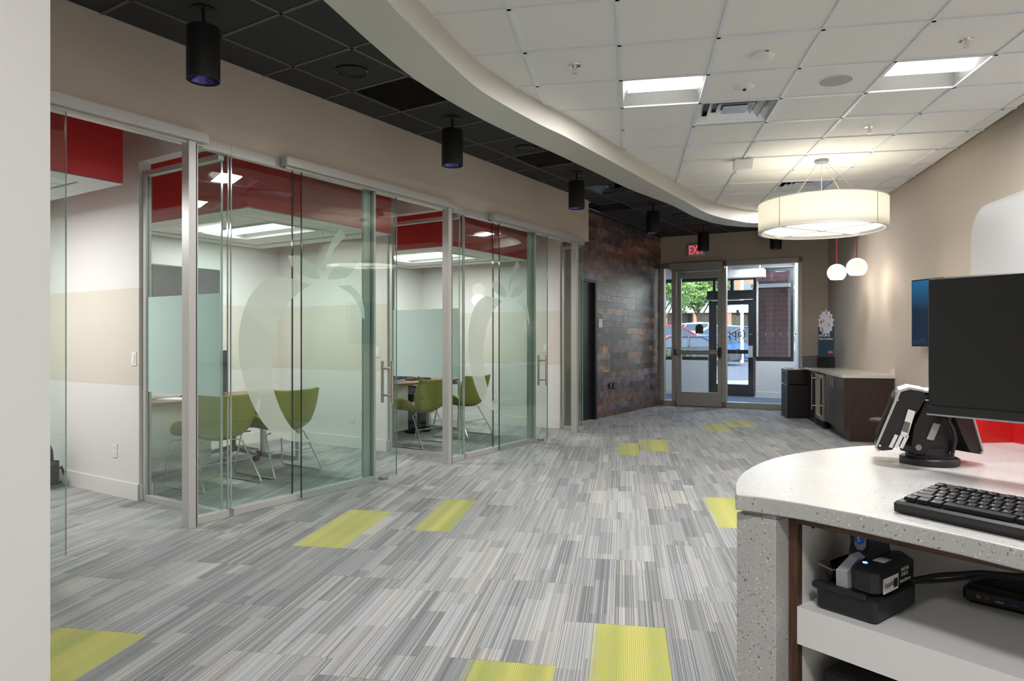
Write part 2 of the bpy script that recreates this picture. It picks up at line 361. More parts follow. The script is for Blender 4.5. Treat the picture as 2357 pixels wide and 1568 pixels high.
def text(name, body, size, m, parent, mtx, extrude=.0015, align='LEFT', flip=False):
    cu = bpy.data.curves.new(name, 'FONT'); cu.body = body; cu.size = size; cu.extrude = extrude; cu.align_x = align; cu.materials.append(m); cu.resolution_u = 3
    tmp = bpy.data.objects.new(name, cu); COL.objects.link(tmp)
    dg = bpy.context.evaluated_depsgraph_get(); dg.update(); me = bpy.data.meshes.new_from_object(tmp.evaluated_get(dg))
    bpy.data.objects.remove(tmp)
    me.name = name
    o = bpy.data.objects.new(name, me); COL.objects.link(o); o.parent = parent; o.matrix_local = mtx @ (Matrix.Scale(-1, 4, (1, 0, 0)) if flip else Matrix.Identity(4))
    return o
def clip(poly, nx, ny, d):   # keep points with nx*x+ny*y <= d
    out = []
    for i in range(len(poly)):
        p, q = poly[i], poly[(i+1) % len(poly)]; a = nx*p[0]+ny*p[1]-d; b = nx*q[0]+ny*q[1]-d
        if a <= 0: out.append(p)
        if (a < 0) != (b < 0) and a != b:
            t_ = a/(a-b); out.append((p[0]+(q[0]-p[0])*t_, p[1]+(q[1]-p[1])*t_))
    return out
def area2(p): return .5*abs(sum(p[i][0]*p[(i+1) % len(p)][1]-p[(i+1) % len(p)][0]*p[i][1] for i in range(len(p)))) if len(p) > 2 else 0
def M4(loc, x, y, z):
    return Matrix(((x[0], y[0], z[0], loc[0]), (x[1], y[1], z[1], loc[1]), (x[2], y[2], z[2], loc[2]), (0, 0, 0, 1)))

# ------------------------------------------------------------------ soffit curves
def smooth_curve(pts, n=6):
    out = []
    for i in range(len(pts)-1):
        p0, p1, p2, p3 = pts[max(i-1, 0)], pts[i], pts[i+1], pts[min(i+2, len(pts)-1)]
        for j in range(n):
            t_ = j/n
            out.append(tuple(.5*((2*p1[k])+(-p0[k]+p2[k])*t_+(2*p0[k]-5*p1[k]+4*p2[k]-p3[k])*t_**2+(-p0[k]+3*p1[k]-3*p2[k]+p3[k])*t_**3) for k in range(2)))
    return out+[pts[-1]]
def resample(pts, n):
    L = [0]
    for i in range(1, len(pts)): L.append(L[-1]+math.dist(pts[i], pts[i-1]))
    out = []; k = 0
    for i in range(n):
        d = L[-1]*i/(n-1)
        while k < len(L)-2 and L[k+1] < d: k += 1
        f = (d-L[k])/max(1e-9, L[k+1]-L[k]); out.append((pts[k][0]+(pts[k+1][0]-pts[k][0])*f, pts[k][1]+(pts[k+1][1]-pts[k][1])*f))
    return out
inner_px = [(890.6, 0), (941.5, 53), (994.6, 106), (1058, 167.6), (1121.8, 218.5), (1240, 285.3), (1299.5, 313.4), (1399, 367), (1498.5, 421.6), (1573, 461.4), (1622.8, 488.8), (1660, 501), (1697.4, 508.7), (1744.7, 514)]
outer_px = [(744, 0), (854.5, 99.7), (945.8, 176), (1034.9, 233.3), (1121.8, 281), (1200, 318.4), (1274.6, 352), (1374, 399), (1448.7, 435.3), (1543, 471.4), (1598, 498.7), (1647.7, 514.9), (1697.4, 521.6), (1744.7, 523.6)]
inner = [(-1.9, -2.6), (-1.25, .2), (-.85, 2.2)]+[P(x, y, ZS) for x, y in inner_px]+[(4.6, 10.05), (5.9, 9.9)]
outer = [(-2.35, -2.5), (-1.65, .3), (-1.25, 2.2)]+[P(x, y, ZS) for x, y in outer_px]+[(4.7, 10.55), (6.0, 10.4)]
NC = 120
ci = resample(smooth_curve(inner), NC); co = resample(smooth_curve(outer), NC)
mb = MB()
rings = []
for i in range(NC):
    a, b = ci[i], co[i]
    rings.append([(a[0], a[1], ZW+.03), (a[0], a[1], ZS), (b[0], b[1], ZS), (b[0], b[1], ZB+.02)])
mb.loft(rings, cap=False, close=False)
struct('trim_1', mb, M['soffit'], 'curved cream plaster soffit between the black and the white ceiling', smooth=True)
mid = [((a[0]+b[0])/2, (a[1]+b[1])/2) for a, b in zip(ci, co)]
def curve_clip(poly, side):
    cx = sum(p[0] for p in poly)/len(poly); cy = sum(p[1] for p in poly)/len(poly)
    # nearest point on the curve's middle line
    i = min(range(NC), key=lambda k: (mid[k][0]-cx)**2+(mid[k][1]-cy)**2)
    j0, j1 = max(i-1, 0), min(i+1, NC-1)
    tx, ty = mid[j1][0]-mid[j0][0], mid[j1][1]-mid[j0][1]; l = math.hypot(tx, ty); tx /= l; ty /= l
    nx, ny = (-ty, tx)      # left of travel = black side
    sgn = 1 if side == 'white' else -1
    return clip(poly, sgn*nx, sgn*ny, sgn*(nx*mid[i][0]+ny*mid[i][1]))

# ------------------------------------------------------------------ ceilings
right_near = [(4.412, 5.849), (5.017, 9.0)]
RW = [(3.05, -1.25), (5.017, 9.0), (5.874, 12.43)]
def line_out(a, b):   # half-plane left of a->b kept
    dx, dy = b[0]-a[0], b[1]-a[1]; l = math.hypot(dx, dy); return (dy/l, -dx/l, (dy*a[0]-dx*a[1])/l)
special = {}
def cell(px, py):
    a, b = AB(P(px, py, ZW)); return (math.floor((a+.08)/.61), math.floor((b-4.51)/.61))
TRO = [cell(1530, 205), cell(2165, 165)]
VEN = [cell(1698, 256), cell(1850, 425)]
for c in VEN+TRO: special[c] = 1
FT = cell(1838, 462)  # added troffer hidden by the drum, brightens the entry end
special[FT] = 1
far_tro = [(-3, -5), (1, -4), (4, -7), (0, -9), (5, -3), (-4, -10), (8, -4)]  # unseen troffers added outside the view to light the room
for c in far_tro: special[c] = 1
ceil = frame('ceiling', label='white suspended tile ceiling inside the curved soffit')
ring_w = MB(); nt_ = 0
for i in range(-8, 11):
    for j in range(-11, 13):
        a0, b0 = -.08+.61*i, 4.51+.61*j
        def mk(x0, x1, y0, y1):
            p = [GW(x0, y0), GW(x1, y0), GW(x1, y1), GW(x0, y1)]
            for n_ in (line_out(RW[0], RW[1]), line_out(RW[1], RW[2])):
                p = clip(p, n_[0], n_[1], n_[2]+.02)
                if len(p) < 3: return []
            return curve_clip(p, 'white')
        whole = mk(a0, a0+.61, b0, b0+.61)
        if area2(whole) < .002: continue
        g = .012
        for q in ((a0, a0+.61, b0, b0+g), (a0, a0+.61, b0+.61-g, b0+.61), (a0, a0+g, b0, b0+.61), (a0+.61-g, a0+.61, b0, b0+.61)):
            p = mk(*q)
            if area2(p) > 1e-5: ring_w.prism(p, ZW-.012, ZW)
        if (i, j) in special: continue
        p = mk(a0+g, a0+.61-g, b0+g, b0+.61-g)
        if area2(p) > .0015:
            link('ceiling_tile', MB().prism(p, ZW-.001, ZW+.012), M['white_tile'], ceil); nt_ += 1
link('grid_frame', ring_w, M['white_grid'], ceil)
# black ceiling (grid along the office front)
bceil = frame('ceiling_black', label='black suspended tile ceiling along the glass offices')
BG = {}
def bcell(px, py):
    s, v = SV(P(px, py, ZB)); return (math.floor((s+.32)/.61), math.floor((v+.965)/.61))
for q in ((930, 215), (1265, 368), (1418, 478)): BG[bcell(*q)] = 'grille'
BG[bcell(1385, 425)] = 'diffuser'
ring_b = MB()
en = (EN[0], EN[1]); ed = EN[0]*E0.x+EN[1]*E0.y
for i in range(-9, 18):
    for j in range(-13, 3):
        s0, v0 = -.32+.61*i, -.965+.61*j
        def mk(x0, x1, y0, y1):
            p = [tuple(W(x0, y0)[:2]), tuple(W(x1, y0)[:2]), tuple(W(x1, y1)[:2]), tuple(W(x0, y1)[:2])]
            vmax = .02 if s0 < 5.8 else .45
            p = clip(p, V[0], V[1], V[0]*P0[0]+V[1]*P0[1]+vmax)
            if len(p) > 2: p = clip(p, en[0], en[1], ed+.02)
            if len(p) > 2:
                n_ = line_out(RW[1], RW[2]); p = clip(p, n_[0], n_[1], n_[2]+.02)
            return curve_clip(p, 'black') if len(p) > 2 else []
        whole = mk(s0, s0+.61, v0, v0+.61)
        if area2(whole) < .002: continue
        g = .012
        for q in ((s0, s0+.61, v0, v0+g), (s0, s0+.61, v0+.61-g, v0+.61), (s0, s0+g, v0, v0+.61), (s0+.61-g, s0+.61, v0, v0+.61)):
            p = mk(*q)
            if area2(p) > 1e-5: ring_b.prism(p, ZB-.006, ZB)
        p = mk(s0+g, s0+.61-g, v0+g, v0+.61-g)
        if area2(p) < .0015: continue
        if (i, j) in BG:
            if BG[(i, j)] == 'grille':
                t_ = thing('air_grille', 'placeholder', 'vent', W(s0+.305, v0+.305, ZB), RZ_O, 'black return grilles in the black ceiling'); BG[(i, j)] = t_
                mbg = MB(); mbg.box(-.293, .293, -.293, .293, .03, .04); link('back_plate', mbg, M['black'], t_)
                mbg = MB()
                for k in range(22): y = -.28+k*.0262; mbg.box(-.293, .293, y, y+.006, .0, .028)
                tag(link('louvre_slats', mbg, M['black_gloss'], t_), kind='stuff')
            else:
                t_ = thing('air_diffuser', 'black square air diffuser in the dark ceiling beside the third pendant', 'vent', W(s0+.305, v0+.305, ZB), RZ_O)
                for k, (h_, z_) in enumerate(((.29, 0), (.21, .012), (.13, .024))):
                    mbg = MB(); mbg.loft([[(-h_, -h_, z_), (h_, -h_, z_), (h_, h_, z_), (-h_, h_, z_)], [(-h_+.05, -h_+.05, z_+.05), (h_-.05, -h_+.05, z_+.05), (h_-.05, h_-.05, z_+.05), (-h_+.05, h_-.05, z_+.05)]], cap=False)
                    link('diffuser_cone', mbg, M['black_gloss'], t_)
            continue
        link('ceiling_tile', MB().prism(p, ZB-.001, ZB+.012), M['black_tile'], bceil)
link('grid_frame', ring_b, M['black_grid'], bceil)
gl_ = [o for o in BG.values() if not isinstance(o, str)]
gl_.sort(key=lambda o: o.location.y)
for o, l in zip(gl_, ('nearest black slotted return grille, beside the curved soffit', 'black slotted return grille between the second and third pendants', 'farthest black slotted return grille, above the wood plank wall')): o['label'] = l
struct('ceiling_slab', MB().box(-11, 9, -7, 14.2, 3.62, 3.8), M['white_wall'], 'structural slab above both hung ceilings')

# ------------------------------------------------------------------ floor
base = frame('floor', label='carpeted floor of staggered striped grey planks with green accents')
fl = MB().prism([(-11, -7), (9, -7), (9, 8), (5.98, 12.37), (3.18, 13.87), (2.2, 14.4), (-8, 14.4)], -.12, -.012); link('floor_slab', fl, M['mat'], base)
PW, PL = .45, .945
green = [(-.266, 2.27, .3, 1.1), (-.716, 1.82, .25, 1.2), (-2.516, 1.80, -.2, 1.2), (-2.066, 4.09, -.1, .78), (-1.616, 4.56, .42, 1.2), (-.266, 7.84, .42, 1.1), (.184, 8.3, .05, .8), (.634, 5.0, -.1, 1.2), (1.084, 10.2, .2, 1.2), (1.534, 10.76, .05, 1.0)]
TC = math.radians(10.1); CN = (math.cos(TC), -math.sin(TC)); CD = (math.sin(TC), math.cos(TC))
def carpet_mesh(name, items, parent):
    me = bpy.data.meshes.new(name); vs = []; fs = []; uvs = []; cols = []
    for poly, z, uv, pk in items:
        n = len(vs); k = len(poly)
        vs += [(x, y, z) for x, y in poly]+[(x, y, z-.01) for x, y in poly]; fs.append(tuple(range(n, n+k)))
        uvs += uv; cols += [pk]*k
        for i in range(k):
            j = (i+1) % k; fs.append((n+i, n+k+i, n+k+j, n+j)); uvs += [uv[i], uv[i], uv[j], uv[j]]; cols += [pk]*4
    me.from_pydata(vs, [], fs); u_ = me.uv_layers.new(name='UVMap')
    for i, q in enumerate(uvs): u_.data[i].uv = q
    ca = me.color_attributes.new('pk', 'FLOAT_COLOR', 'CORNER')
    for i, q in enumerate(cols): ca.data[i].color = (*q, 1)
    me.materials.append(M['carpet']); o = bpy.data.objects.new(name, me); COL.objects.link(o); o.parent = parent; return o
planks = []
for i in range(-22, 16):
    a0 = .184+PW*i
    offs = [g[1] for g in green if abs(g[0]-a0) < .02]
    b_off = (offs[0] if offs else R.random()*PL*3)
    k0 = math.floor((-3-b_off)/PL)
    for k in range(k0, k0+22):
        b0 = b_off+k*PL
        gg = [g for g in green if abs(g[0]-a0) < .02 and abs(g[1]-b0) < .2]
        g0, g1 = (gg[0][2], gg[0][3]) if gg else (0, 0)
        cor = [(a0+.0008, b0+.0008), (a0+PW-.0008, b0+.0008), (a0+PW-.0008, b0+PL-.0008), (a0+.0008, b0+PL-.0008)]
        poly = [(CN[0]*a+CD[0]*b, CN[1]*a+CD[1]*b) for a, b in cor]
        n0 = len(poly)
        p = clip(poly, en[0], en[1], ed-.02)
        if len(p) < 3: continue
        n_ = line_out(RW[1], RW[2]); p = clip(p, n_[0], n_[1], n_[2]+.0)
        if len(p) < 3: continue
        n_ = line_out(RW[0], RW[1]); p = clip(p, n_[0], n_[1], n_[2]+.0)
        if len(p) < 3: continue
        sv_ = [SV(q) for q in p]
        if min(q[1] for q in sv_) > 3.0 or min(q[0] for q in sv_) < -4.5 and min(q[1] for q in sv_) > 0: continue
        if min(q[0] for q in sv_) > 6.1:
            p = clip(p, V[0], V[1], V[0]*P0[0]+V[1]*P0[1]+.9)
            if len(p) < 3: continue
        uv = [(x*CN[0]+y*CN[1]-a0, x*CD[0]+y*CD[1]-b0) for x, y in p]
        cx = sum(q[0] for q in p)/len(p); cy = sum(q[1] for q in p)/len(p)
        vis = cy > .8 and -.78 < cx/cy < .6
        z_ = 0.0
        planks.append((0 if vis else 1, cy, p, z_, uv, (R.random(), g0, g1)))
planks.sort(key=lambda q: (q[0], q[1]))
for q in planks[:290]: carpet_mesh('carpet_plank', [(q[2], q[3], q[4], q[5])], base)
tag(carpet_mesh('carpet_planks_beyond', [(q[2], q[3], q[4], q[5]) for q in planks[290:]], base), kind='stuff')

# ------------------------------------------------------------------ offices: walls, glass, ceilings
def off_loc(k, s=0, v=0, z=0): return W(MOD*k+s, v, z)
hw = struct('wall_office_header', MB().box(-4.2, 6.03, -.02, .12, 2.735, ZB+.1), M['tan_wall'], 'long tan wall band above the glass office fronts', loc=W(0, 0), rz=RZ_O)
struct('wall_left', MB().bbox(-2.9, -1.355, 1.88, 2.1, 0, ZB+.1, .004), mat('light_grey_paint', (.56, .56, .555), .75, bump=(180, .08), var=(1.2, .02)), 'pale wall end at the left edge of the picture')
def partition(k, ends=True):
    f = frame('wall_partition_%d' % (k+1), off_loc(k), RZ_O)
    e = .32 if k == 2 else 1.02
    sides = MB().box(-.10, 0, e, 2.9, 0, 2.735); sides.box(-.10, 0, e, 2.9, 2.735, 3.36); sides.box(-.10, 0, 0.12, e, 2.735, 3.36)
    link('plaster', sides, M['white_wall'], f)
    for y0, x in ((0, .0), (0, -.101)):
        link('tan_stripe', MB().box(x, x+.001, e, 2.9, .93, 1.72), M['stripe'], f)
    link('tan_stripe', MB().box(-.1, 0, e-.001, e-.0005, .93, 1.72), M['stripe'], f)
    bb = MB().box(0, .012, e, 2.9, 0, .13); bb.box(-.112, -.1, e-.012, 2.9, 0, .13); bb.box(-.112, .012, e-.012, e, 0, .13); link('baseboard', bb, M['base'], f)
    # side glass with its frame
    t_ = thing('glass_side_panel', ('tall glass side panel with frosted band behind the near silver post', 'tall glass side panel with frosted band between middle and farthest office', 'narrow glass side panel behind the third silver post')[k], 'glass panel', off_loc(k), RZ_O, 'side glass panels of the offices')
    fr = MB(); fr.box(-.075, -.025, .97+e-1.02, 1.008+e-1.02, .0, 2.66); fr.box(-.075, -.025, .02, e-.05, 0, .045); fr.box(-.075, -.025, .02, e-.05, 2.62, 2.66)
    link('frame', fr, M['alu'], t_)
    link('pane', MB().box(-.056, -.044, .02, e-.05, .045, 2.62), M['glass'], t_)
    if k < 2: link('frosted_band', MB().box(-.0575, -.0565, .022, e-.05, .88, 1.642), M['frost'], t_)
    link('edge_strip', MB().box(-.057, -.043, .012, .0195, .045, 2.62), M['glass_edge_light'], t_)
for k in range(3): partition(k)
def back_and_sides(k):
    f = frame('wall_office_back_%d' % (k+2), off_loc(k), RZ_O)
    link('plaster', MB().box(-.05, 2.89, 2.9, 3.0, 0, 3.36), M['white_wall'], f)
    link('tan_stripe', MB().box(0, 2.84, 2.899, 2.9, .93, 1.72), M['stripe'], f)
    link('baseboard', MB().box(0, 2.84, 2.888, 2.9, 0, .13), M['base'], f)
    c = struct('ceiling_office_%d' % (k+2), MB().box(-.05, 2.89, .1, 2.95, 3.30, 3.35), M['white_tile'], loc=off_loc(k), rz=RZ_O)
for k in (-1, 0, 1): back_and_sides(k)
struct('wall_office_side', MB().box(-4.2, -3.0, -.0, .1, 0, 3.36).box(-3.04, -2.94, 0, 2.9, 0, 3.36), M['white_wall'], 'plain side wall of the nearest office', loc=W(0, 0), rz=RZ_O)

def cloud(k):
    t_ = thing('ceiling_canopy', ('red-sided ceiling canopy in the nearest office at the left edge', 'red-sided ceiling canopy over the desk in the middle office', 'red-sided ceiling canopy in the farthest office')[k+1], 'canopy', off_loc(k, 0, 0, 2.45), RZ_O, 'red ceiling canopies in the offices')
    x0, x1, y0, y1 = .665, 2.52, .67, 2.885
    fa = MB(); fa.box(x0, x1, y0, y0+.02, .003, .85); fa.box(x0, x0+.02, y0+.02, y1, .003, .85); fa.box(x1-.02, x1, y0+.02, y1, .003, .85)
    link('red_fascia', fa, M['red'], t_)
    un = MB(); g = .2
    for q in ((x0, x1, y0, y0+g), (x0, x1, y1-g, y1), (x0, x0+g, y0+g, y1-g), (x1-g, x1, y0+g, y1-g)): un.box(*q, 0, .012)
    link('underside_border', un, M['white_wall'], t_)
    tx0, tx1 = x0+g, x1-g; ty0, ty1 = y0+g, y1-g
    lx0, lx1, ly0, ly1 = 1.30, 1.89, 1.12, 2.31
    for a0, a1 in ((tx0, lx0-.01), (lx0-.01, lx1+.01), (lx1+.01, tx1)):
        for b0, b1 in ((ty0, ly0-.0), (ly0, (ly0+ly1)/2), ((ly0+ly1)/2, ly1), (ly1, ty1)):
            if a0 > lx0-.02 and a1 < lx1+.02 and b0 >= ly0 and b1 <= ly1: continue
            if b1-b0 < .02: continue
            link('ceiling_tile', MB().box(a0+.008, a1-.008, b0+.008, b1-.008, .012, .022), M['white_tile'], t_)
    li = thing('ceiling_light', ('bright troffer in the nearest office canopy', 'bright rectangular troffer in the middle office canopy', 'bright rectangular troffer in the farthest office canopy')[k+1], 'ceiling light', off_loc(k, (lx0+lx1)/2, (ly0+ly1)/2, 2.45), RZ_O, 'troffers in the office canopies')
    hx, hy = (lx1-lx0)/2, (ly1-ly0)/2
    fr = MB(); fr.box(-hx, hx, -hy, -hy+.02, -.004, .03); fr.box(-hx, hx, hy-.02, hy, -.004, .03); fr.box(-hx, -hx+.02, -hy+.02, hy-.02, -.004, .03); fr.box(hx-.02, hx, -hy+.02, hy-.02, -.004, .03)
    link('frame', fr, M['white_plastic'], li)
    refl = MB(); refl.loft([[(-hx+.02, -hy+.02, .02), (hx-.02, -hy+.02, .02), (hx-.02, hy-.02, .02), (-hx+.02, hy-.02, .02)], [(-hx+.07, -hy+.04, .07), (hx-.07, -hy+.04, .07), (hx-.07, hy-.04, .07), (-hx+.07, hy-.04, .07)]], cap=False)
    refl.box(-hx, hx, -hy, hy, .071, .075); link('reflector', refl, M['led_refl'], li)
    df = MB(); n = 8; prof = [(-.17+.34*i/n, .050-.045*math.sin(PI*i/n)) for i in range(n+1)]
    df.loft([[(x, -hy+.03, z) for x, z in prof], [(x, hy-.03, z) for x, z in prof]], cap=False, close=False)
    link('diffuser', df, M['led'], li, smooth=True)
    area(off_loc(k, (lx0+lx1)/2, (ly0+ly1)/2, 2.454), .30, 1.1, 34, rz=RZ_O, name='office_lamp')
M['led_refl'] = mat('canopy_troffer_reflector', (.6, .6, .59), .6)
M['led'] = emis('led_diffuser', (1, .985, .96), 3.0)
for k in (-1, 0, 1): cloud(k)

def front(k):
    names = ('nearest', 'middle', 'farthest'); nm = names[k+1]
    t_ = thing('glass_office_front', ('short clear glass pane beside the near silver post, without logo' if k < 0 else '%s office front of fixed clear glass with etched apple-shaped logo' % nm), 'glass wall', off_loc(k), RZ_O, 'glass fronts of the offices')
    for q in ((.02, 1.50, -.03, .03, 0, .05), (0.0, 2.938, -.03, .03, ZGT-.005, 2.733), (2.64, 2.92, -.03, .03, 0, .05)): link('channel', MB().box(*q), M['alu'], t_)
    link('jamb', MB().box(1.50, 1.525, -.035, .045, 0, ZGT), M['alu'], t_)
    link('jamb', MB().box(1.415, 1.499, .008, .035, .05, ZGT), M['alu'], t_)
    if k >= -1:
        for x0, x1 in ((.02, .585), (.592, 1.50), (2.64, 2.925)):
            link('pane', MB().box(x0, x1, -.006, .006, .05, ZGT), M['glass'], t_)
        for x in (.588,): link('edge_strip', MB().box(x-.003, x+.003, -.0065, .0065, .05, ZGT), M['glass_edge'], t_)
        link('edge_strip', MB().box(.012, .0195, -.0065, .0065, .05, ZGT), M['glass_edge_light'], t_)
        link('edge_strip', MB().box(2.926, 2.933, -.0065, .0065, .05, ZGT), M['glass_edge_light'], t_)
    # etched logo film
    if k >= 0:
        def pp(q):
            kk = (q[0]-CX)/F; s = (kk*P0[1]-P0[0])/(U[0]-kk*U[1]); Z = P0[1]+s*U[1]; return (s, H+(CY-q[1])*Z/F)
        sh = [
         [(714, 656), (672, 642), (637, 637), (617, 643), (598, 654), (582, 670), (570, 689), (560, 713), (553, 739), (549, 765), (547, 800), (550, 835), (558, 869), (566, 897), (577, 925), (590, 952), (605, 975), (616, 988), (630, 999), (646, 1008), (665, 1015), (690, 1018), (721, 1018), (696, 1006), (681, 996), (668, 983), (655, 964), (644, 943), (634, 917), (626, 890), (624, 872), (623, 855), (623, 830), (625, 803), (630, 775), (637, 749), (643, 732), (651, 717), (660, 700), (672, 686), (688, 672)],
         [(774, 658), (802, 656), (819, 668), (827, 680), (833, 693), (837, 712), (838, 733), (833, 734), (829, 718), (823, 703), (815, 689), (805, 677), (792, 667)],
         [(661, 589), (686, 589), (710, 602), (720, 611), (728, 623), (733, 632), (735, 642), (722, 642), (710, 640), (695, 634), (682, 626), (674, 619), (668, 609)],
         [(753, 644), (755, 635), (760, 626), (769, 616), (781, 609), (797, 603), (820, 599), (816, 615), (808, 628), (795, 638), (775, 643)],
         [(742, 632), (744, 605), (748, 588), (755, 570), (763, 551), (772, 538), (782, 525), (794, 544), (781, 557), (770, 570), (757, 593), (749, 610)]]
        for q in sh:
            pts = [pp(x) for x in q]; m_ = MB().prism_y(pts, -.0095, -.0085)
            link('logo_film', m_, M['logo'], t_)
    # outer post
    if k < 2:
        po = thing('silver_post', ('near silver post, nearest to the camera, by the open office', 'silver post between the middle and the far office', 'slim silver post next to the wood plank wall')[k+1], 'post', off_loc(k, 2.60), RZ_O, 'silver door posts of the offices')
        link('shaft', MB().box(-.037, .032, -.085, -.004, 0, 2.735), M['alu'], po)
        link('groove_strip', MB().box(.018, .024, -.087, -.085, 0, ZGT), M['black_metal'], po)
    # sliding door
    d = thing('sliding_glass_door', ('open sliding glass door at left edge with steel pull handle', 'sliding glass door of the middle office, half open', 'sliding glass door of the farthest office, half open')[k+1], 'door', off_loc(k, 0, 0), RZ_O, 'sliding glass doors')
    link('pane', MB().box(.635, 1.785, -.062, -.05, .015, 2.66), M['glass'], d)
    link('edge_strip', MB().box(.631, .6345, -.0625, -.0495, .015, 2.66), M['glass_edge'], d)
    link('edge_strip', MB().box(1.7855, 1.787, -.0625, -.0495, .015, 2.66), M['glass_edge_light'], d)
    h = link('pull_handle', MB().cyl((1.655, -.115, .71), (1.655, -.115, 1.10), .014), M['steel'], d, smooth=True)
    h2 = link('pull_handle', MB().cyl((1.655, .003, .71), (1.655, .003, 1.10), .014), M['steel'], d, smooth=True)
    for z in (.78, 1.03): link('standoff', MB().cyl((1.655, -.113, z), (1.655, .0, z), .009), M['steel'], h, smooth=True)
    link('floor_guide', MB().box(1.57, 1.64, -.085, -.03, 0, .03), M['steel'], d)
    tr = thing('door_track', ('silver sliding door track at the top left', 'silver sliding door track over the middle office opening', 'silver sliding door track over the far office opening')[k+1], 'track', off_loc(k, 0, 0, 2.665), RZ_O, 'sliding door tracks')
    link('rail_cover', MB().box(.44, 2.70, -.115, -.04, .008, .075), M['alu'], tr)
    link('inner_rail', MB().box(.46, 2.68, -.075, -.045, -.012, .008), M['alu_dark'], tr)
for k in (-1, 0, 1): front(k)
# last frame beside the wood wall

# switches, outlets
def plate(name, label, cat, loc, rz, kind):
    t_ = thing(name, label, cat, loc, rz)
    link('cover_plate', MB().bbox(-.035, .035, -.006, 0, -.057, .057, .002), M['white_plastic'] if kind != 'b' else M['black'], t_)
    if kind == 's': link('rocker', MB().bbox(-.016, .016, -.010, -.006, -.033, .033, .0015), M['white_plastic'], t_)
    else:
        for z in (.02, -.02):
            o = link('socket', MB().cyl((0, -.0085, z), (0, -.006, z), .016, 16), M['white_plastic'] if kind != 'b' else M['grey_plastic'], t_)
            link('slot', MB().box(-.008, -.006, -.0092, -.0086, z-.002, z+.006).box(.006, .008, -.0092, -.0086, z-.002, z+.006), M['black'], o)
    return t_
def on_part(px, py, k, face=-.101):   # point on a partition's left face
    ox, oy = W(MOD*k+face, 0)[:2]; kk = (px-CX)/F; v = (kk*oy-ox)/(V[0]-kk*V[1]); Z = oy+v*V[1]
    return W(MOD*k+face, v, H+(CY-py)*Z/F)
rzl = RZ_O-PI/2
plate('light_switch', 'white light switch on the wall of the nearest office', 'switch', on_part(309, 826, 0), rzl, 's')
plate('wall_outlet', 'white outlet low on the wall of the nearest office', 'outlet', on_part(265, 1037, 0), rzl, 'o')
plate('light_switch', 'white light switch on the wall of the middle office', 'switch', on_part(870, 811, 1), rzl, 's')
plate('wall_outlet', 'white outlet low on the wall beside the green chair', 'outlet', on_part(811, 961, 1), rzl, 'o')
plate('light_switch', 'white light switch on the wall of the farthest office', 'switch', on_part(1256, 802, 2), rzl, 's')
plate('wall_outlet', 'white outlet low on the wall of the farthest office', 'outlet', on_part(1138, 917, 2), rzl, 'o')

# ------------------------------------------------------------------ office furniture
def shell_mesh():
    rows = []  # (y, z, halfwidth, edge rise, edge forward)
    prof = [(.30, .43, .20, .02, 0), (.27, .445, .25, .05, 0), (.18, .435, .285, .13, 0), (.06, .425, .29, .19, 0), (-.06, .42, .265, .15, 0),
            (-.15, .42, .235, .08, .02), (-.21, .45, .245, .03, .05), (-.245, .53, .285, .0, .09), (-.27, .62, .315, .0, .10), (-.285, .71, .315, .0, .085), (-.30, .80, .30, .012, .06), (-.303, .82, .29, .015, .05)]
    nu = 10; vs = []; fs = []
    for (y, z, hw_, rise, fwd) in prof:
        for i in range(nu+1):
            t_ = -1+2*i/nu; a = abs(t_)**2.6
            vs.append((t_*hw_, y+fwd*a, z+rise*a))
    for r in range(len(prof)-1):
        for i in range(nu): fs.append((r*(nu+1)+i, r*(nu+1)+i+1, (r+1)*(nu+1)+i+1, (r+1)*(nu+1)+i))
    m_ = MB(); m_.add(vs, fs); return m_
def visitor_chair(label, s, v, k, rot=0.):
    t_ = thing('visitor_chair', label, 'chair', off_loc(k, s, v), RZ_O+rot, 'green visitor chairs in the offices')
    link('shell', shell_mesh(), M['green'], t_, smooth=True, solid=.035, subsurf=1)
    for sx in (-1, 1):
        x = sx*.285
        link('sled_leg', MB().tube([(sx*.17, .20, .405), (sx*.24, .24, .40), (x-.0*sx, .29, .06), (x, .29, .02), (x, .26, .01), (x, -.27, .01), (x, -.30, .02), (x-.0*sx, -.28, .06), (sx*.23, -.10, .385), (sx*.15, -.07, .40)], .0085), M['chrome'], t_, smooth=True)
    link('cross_bar', MB().cyl((-.255, -.19, .22), (.255, -.19, .22), .006), M['chrome'], t_, smooth=True)
    return t_
vc = visitor_chair('green chair nearest the silver post in the middle office', .60, 1.07, 0)
visitor_chair('green chair behind the etched logo in the middle office', 1.325, 1.07, 0)
visitor_chair('green chair left of the silver post in the farthest office', .50, 1.04, 1)
visitor_chair('green chair behind the etched logo in the farthest office', 1.44, 1.06, 1)

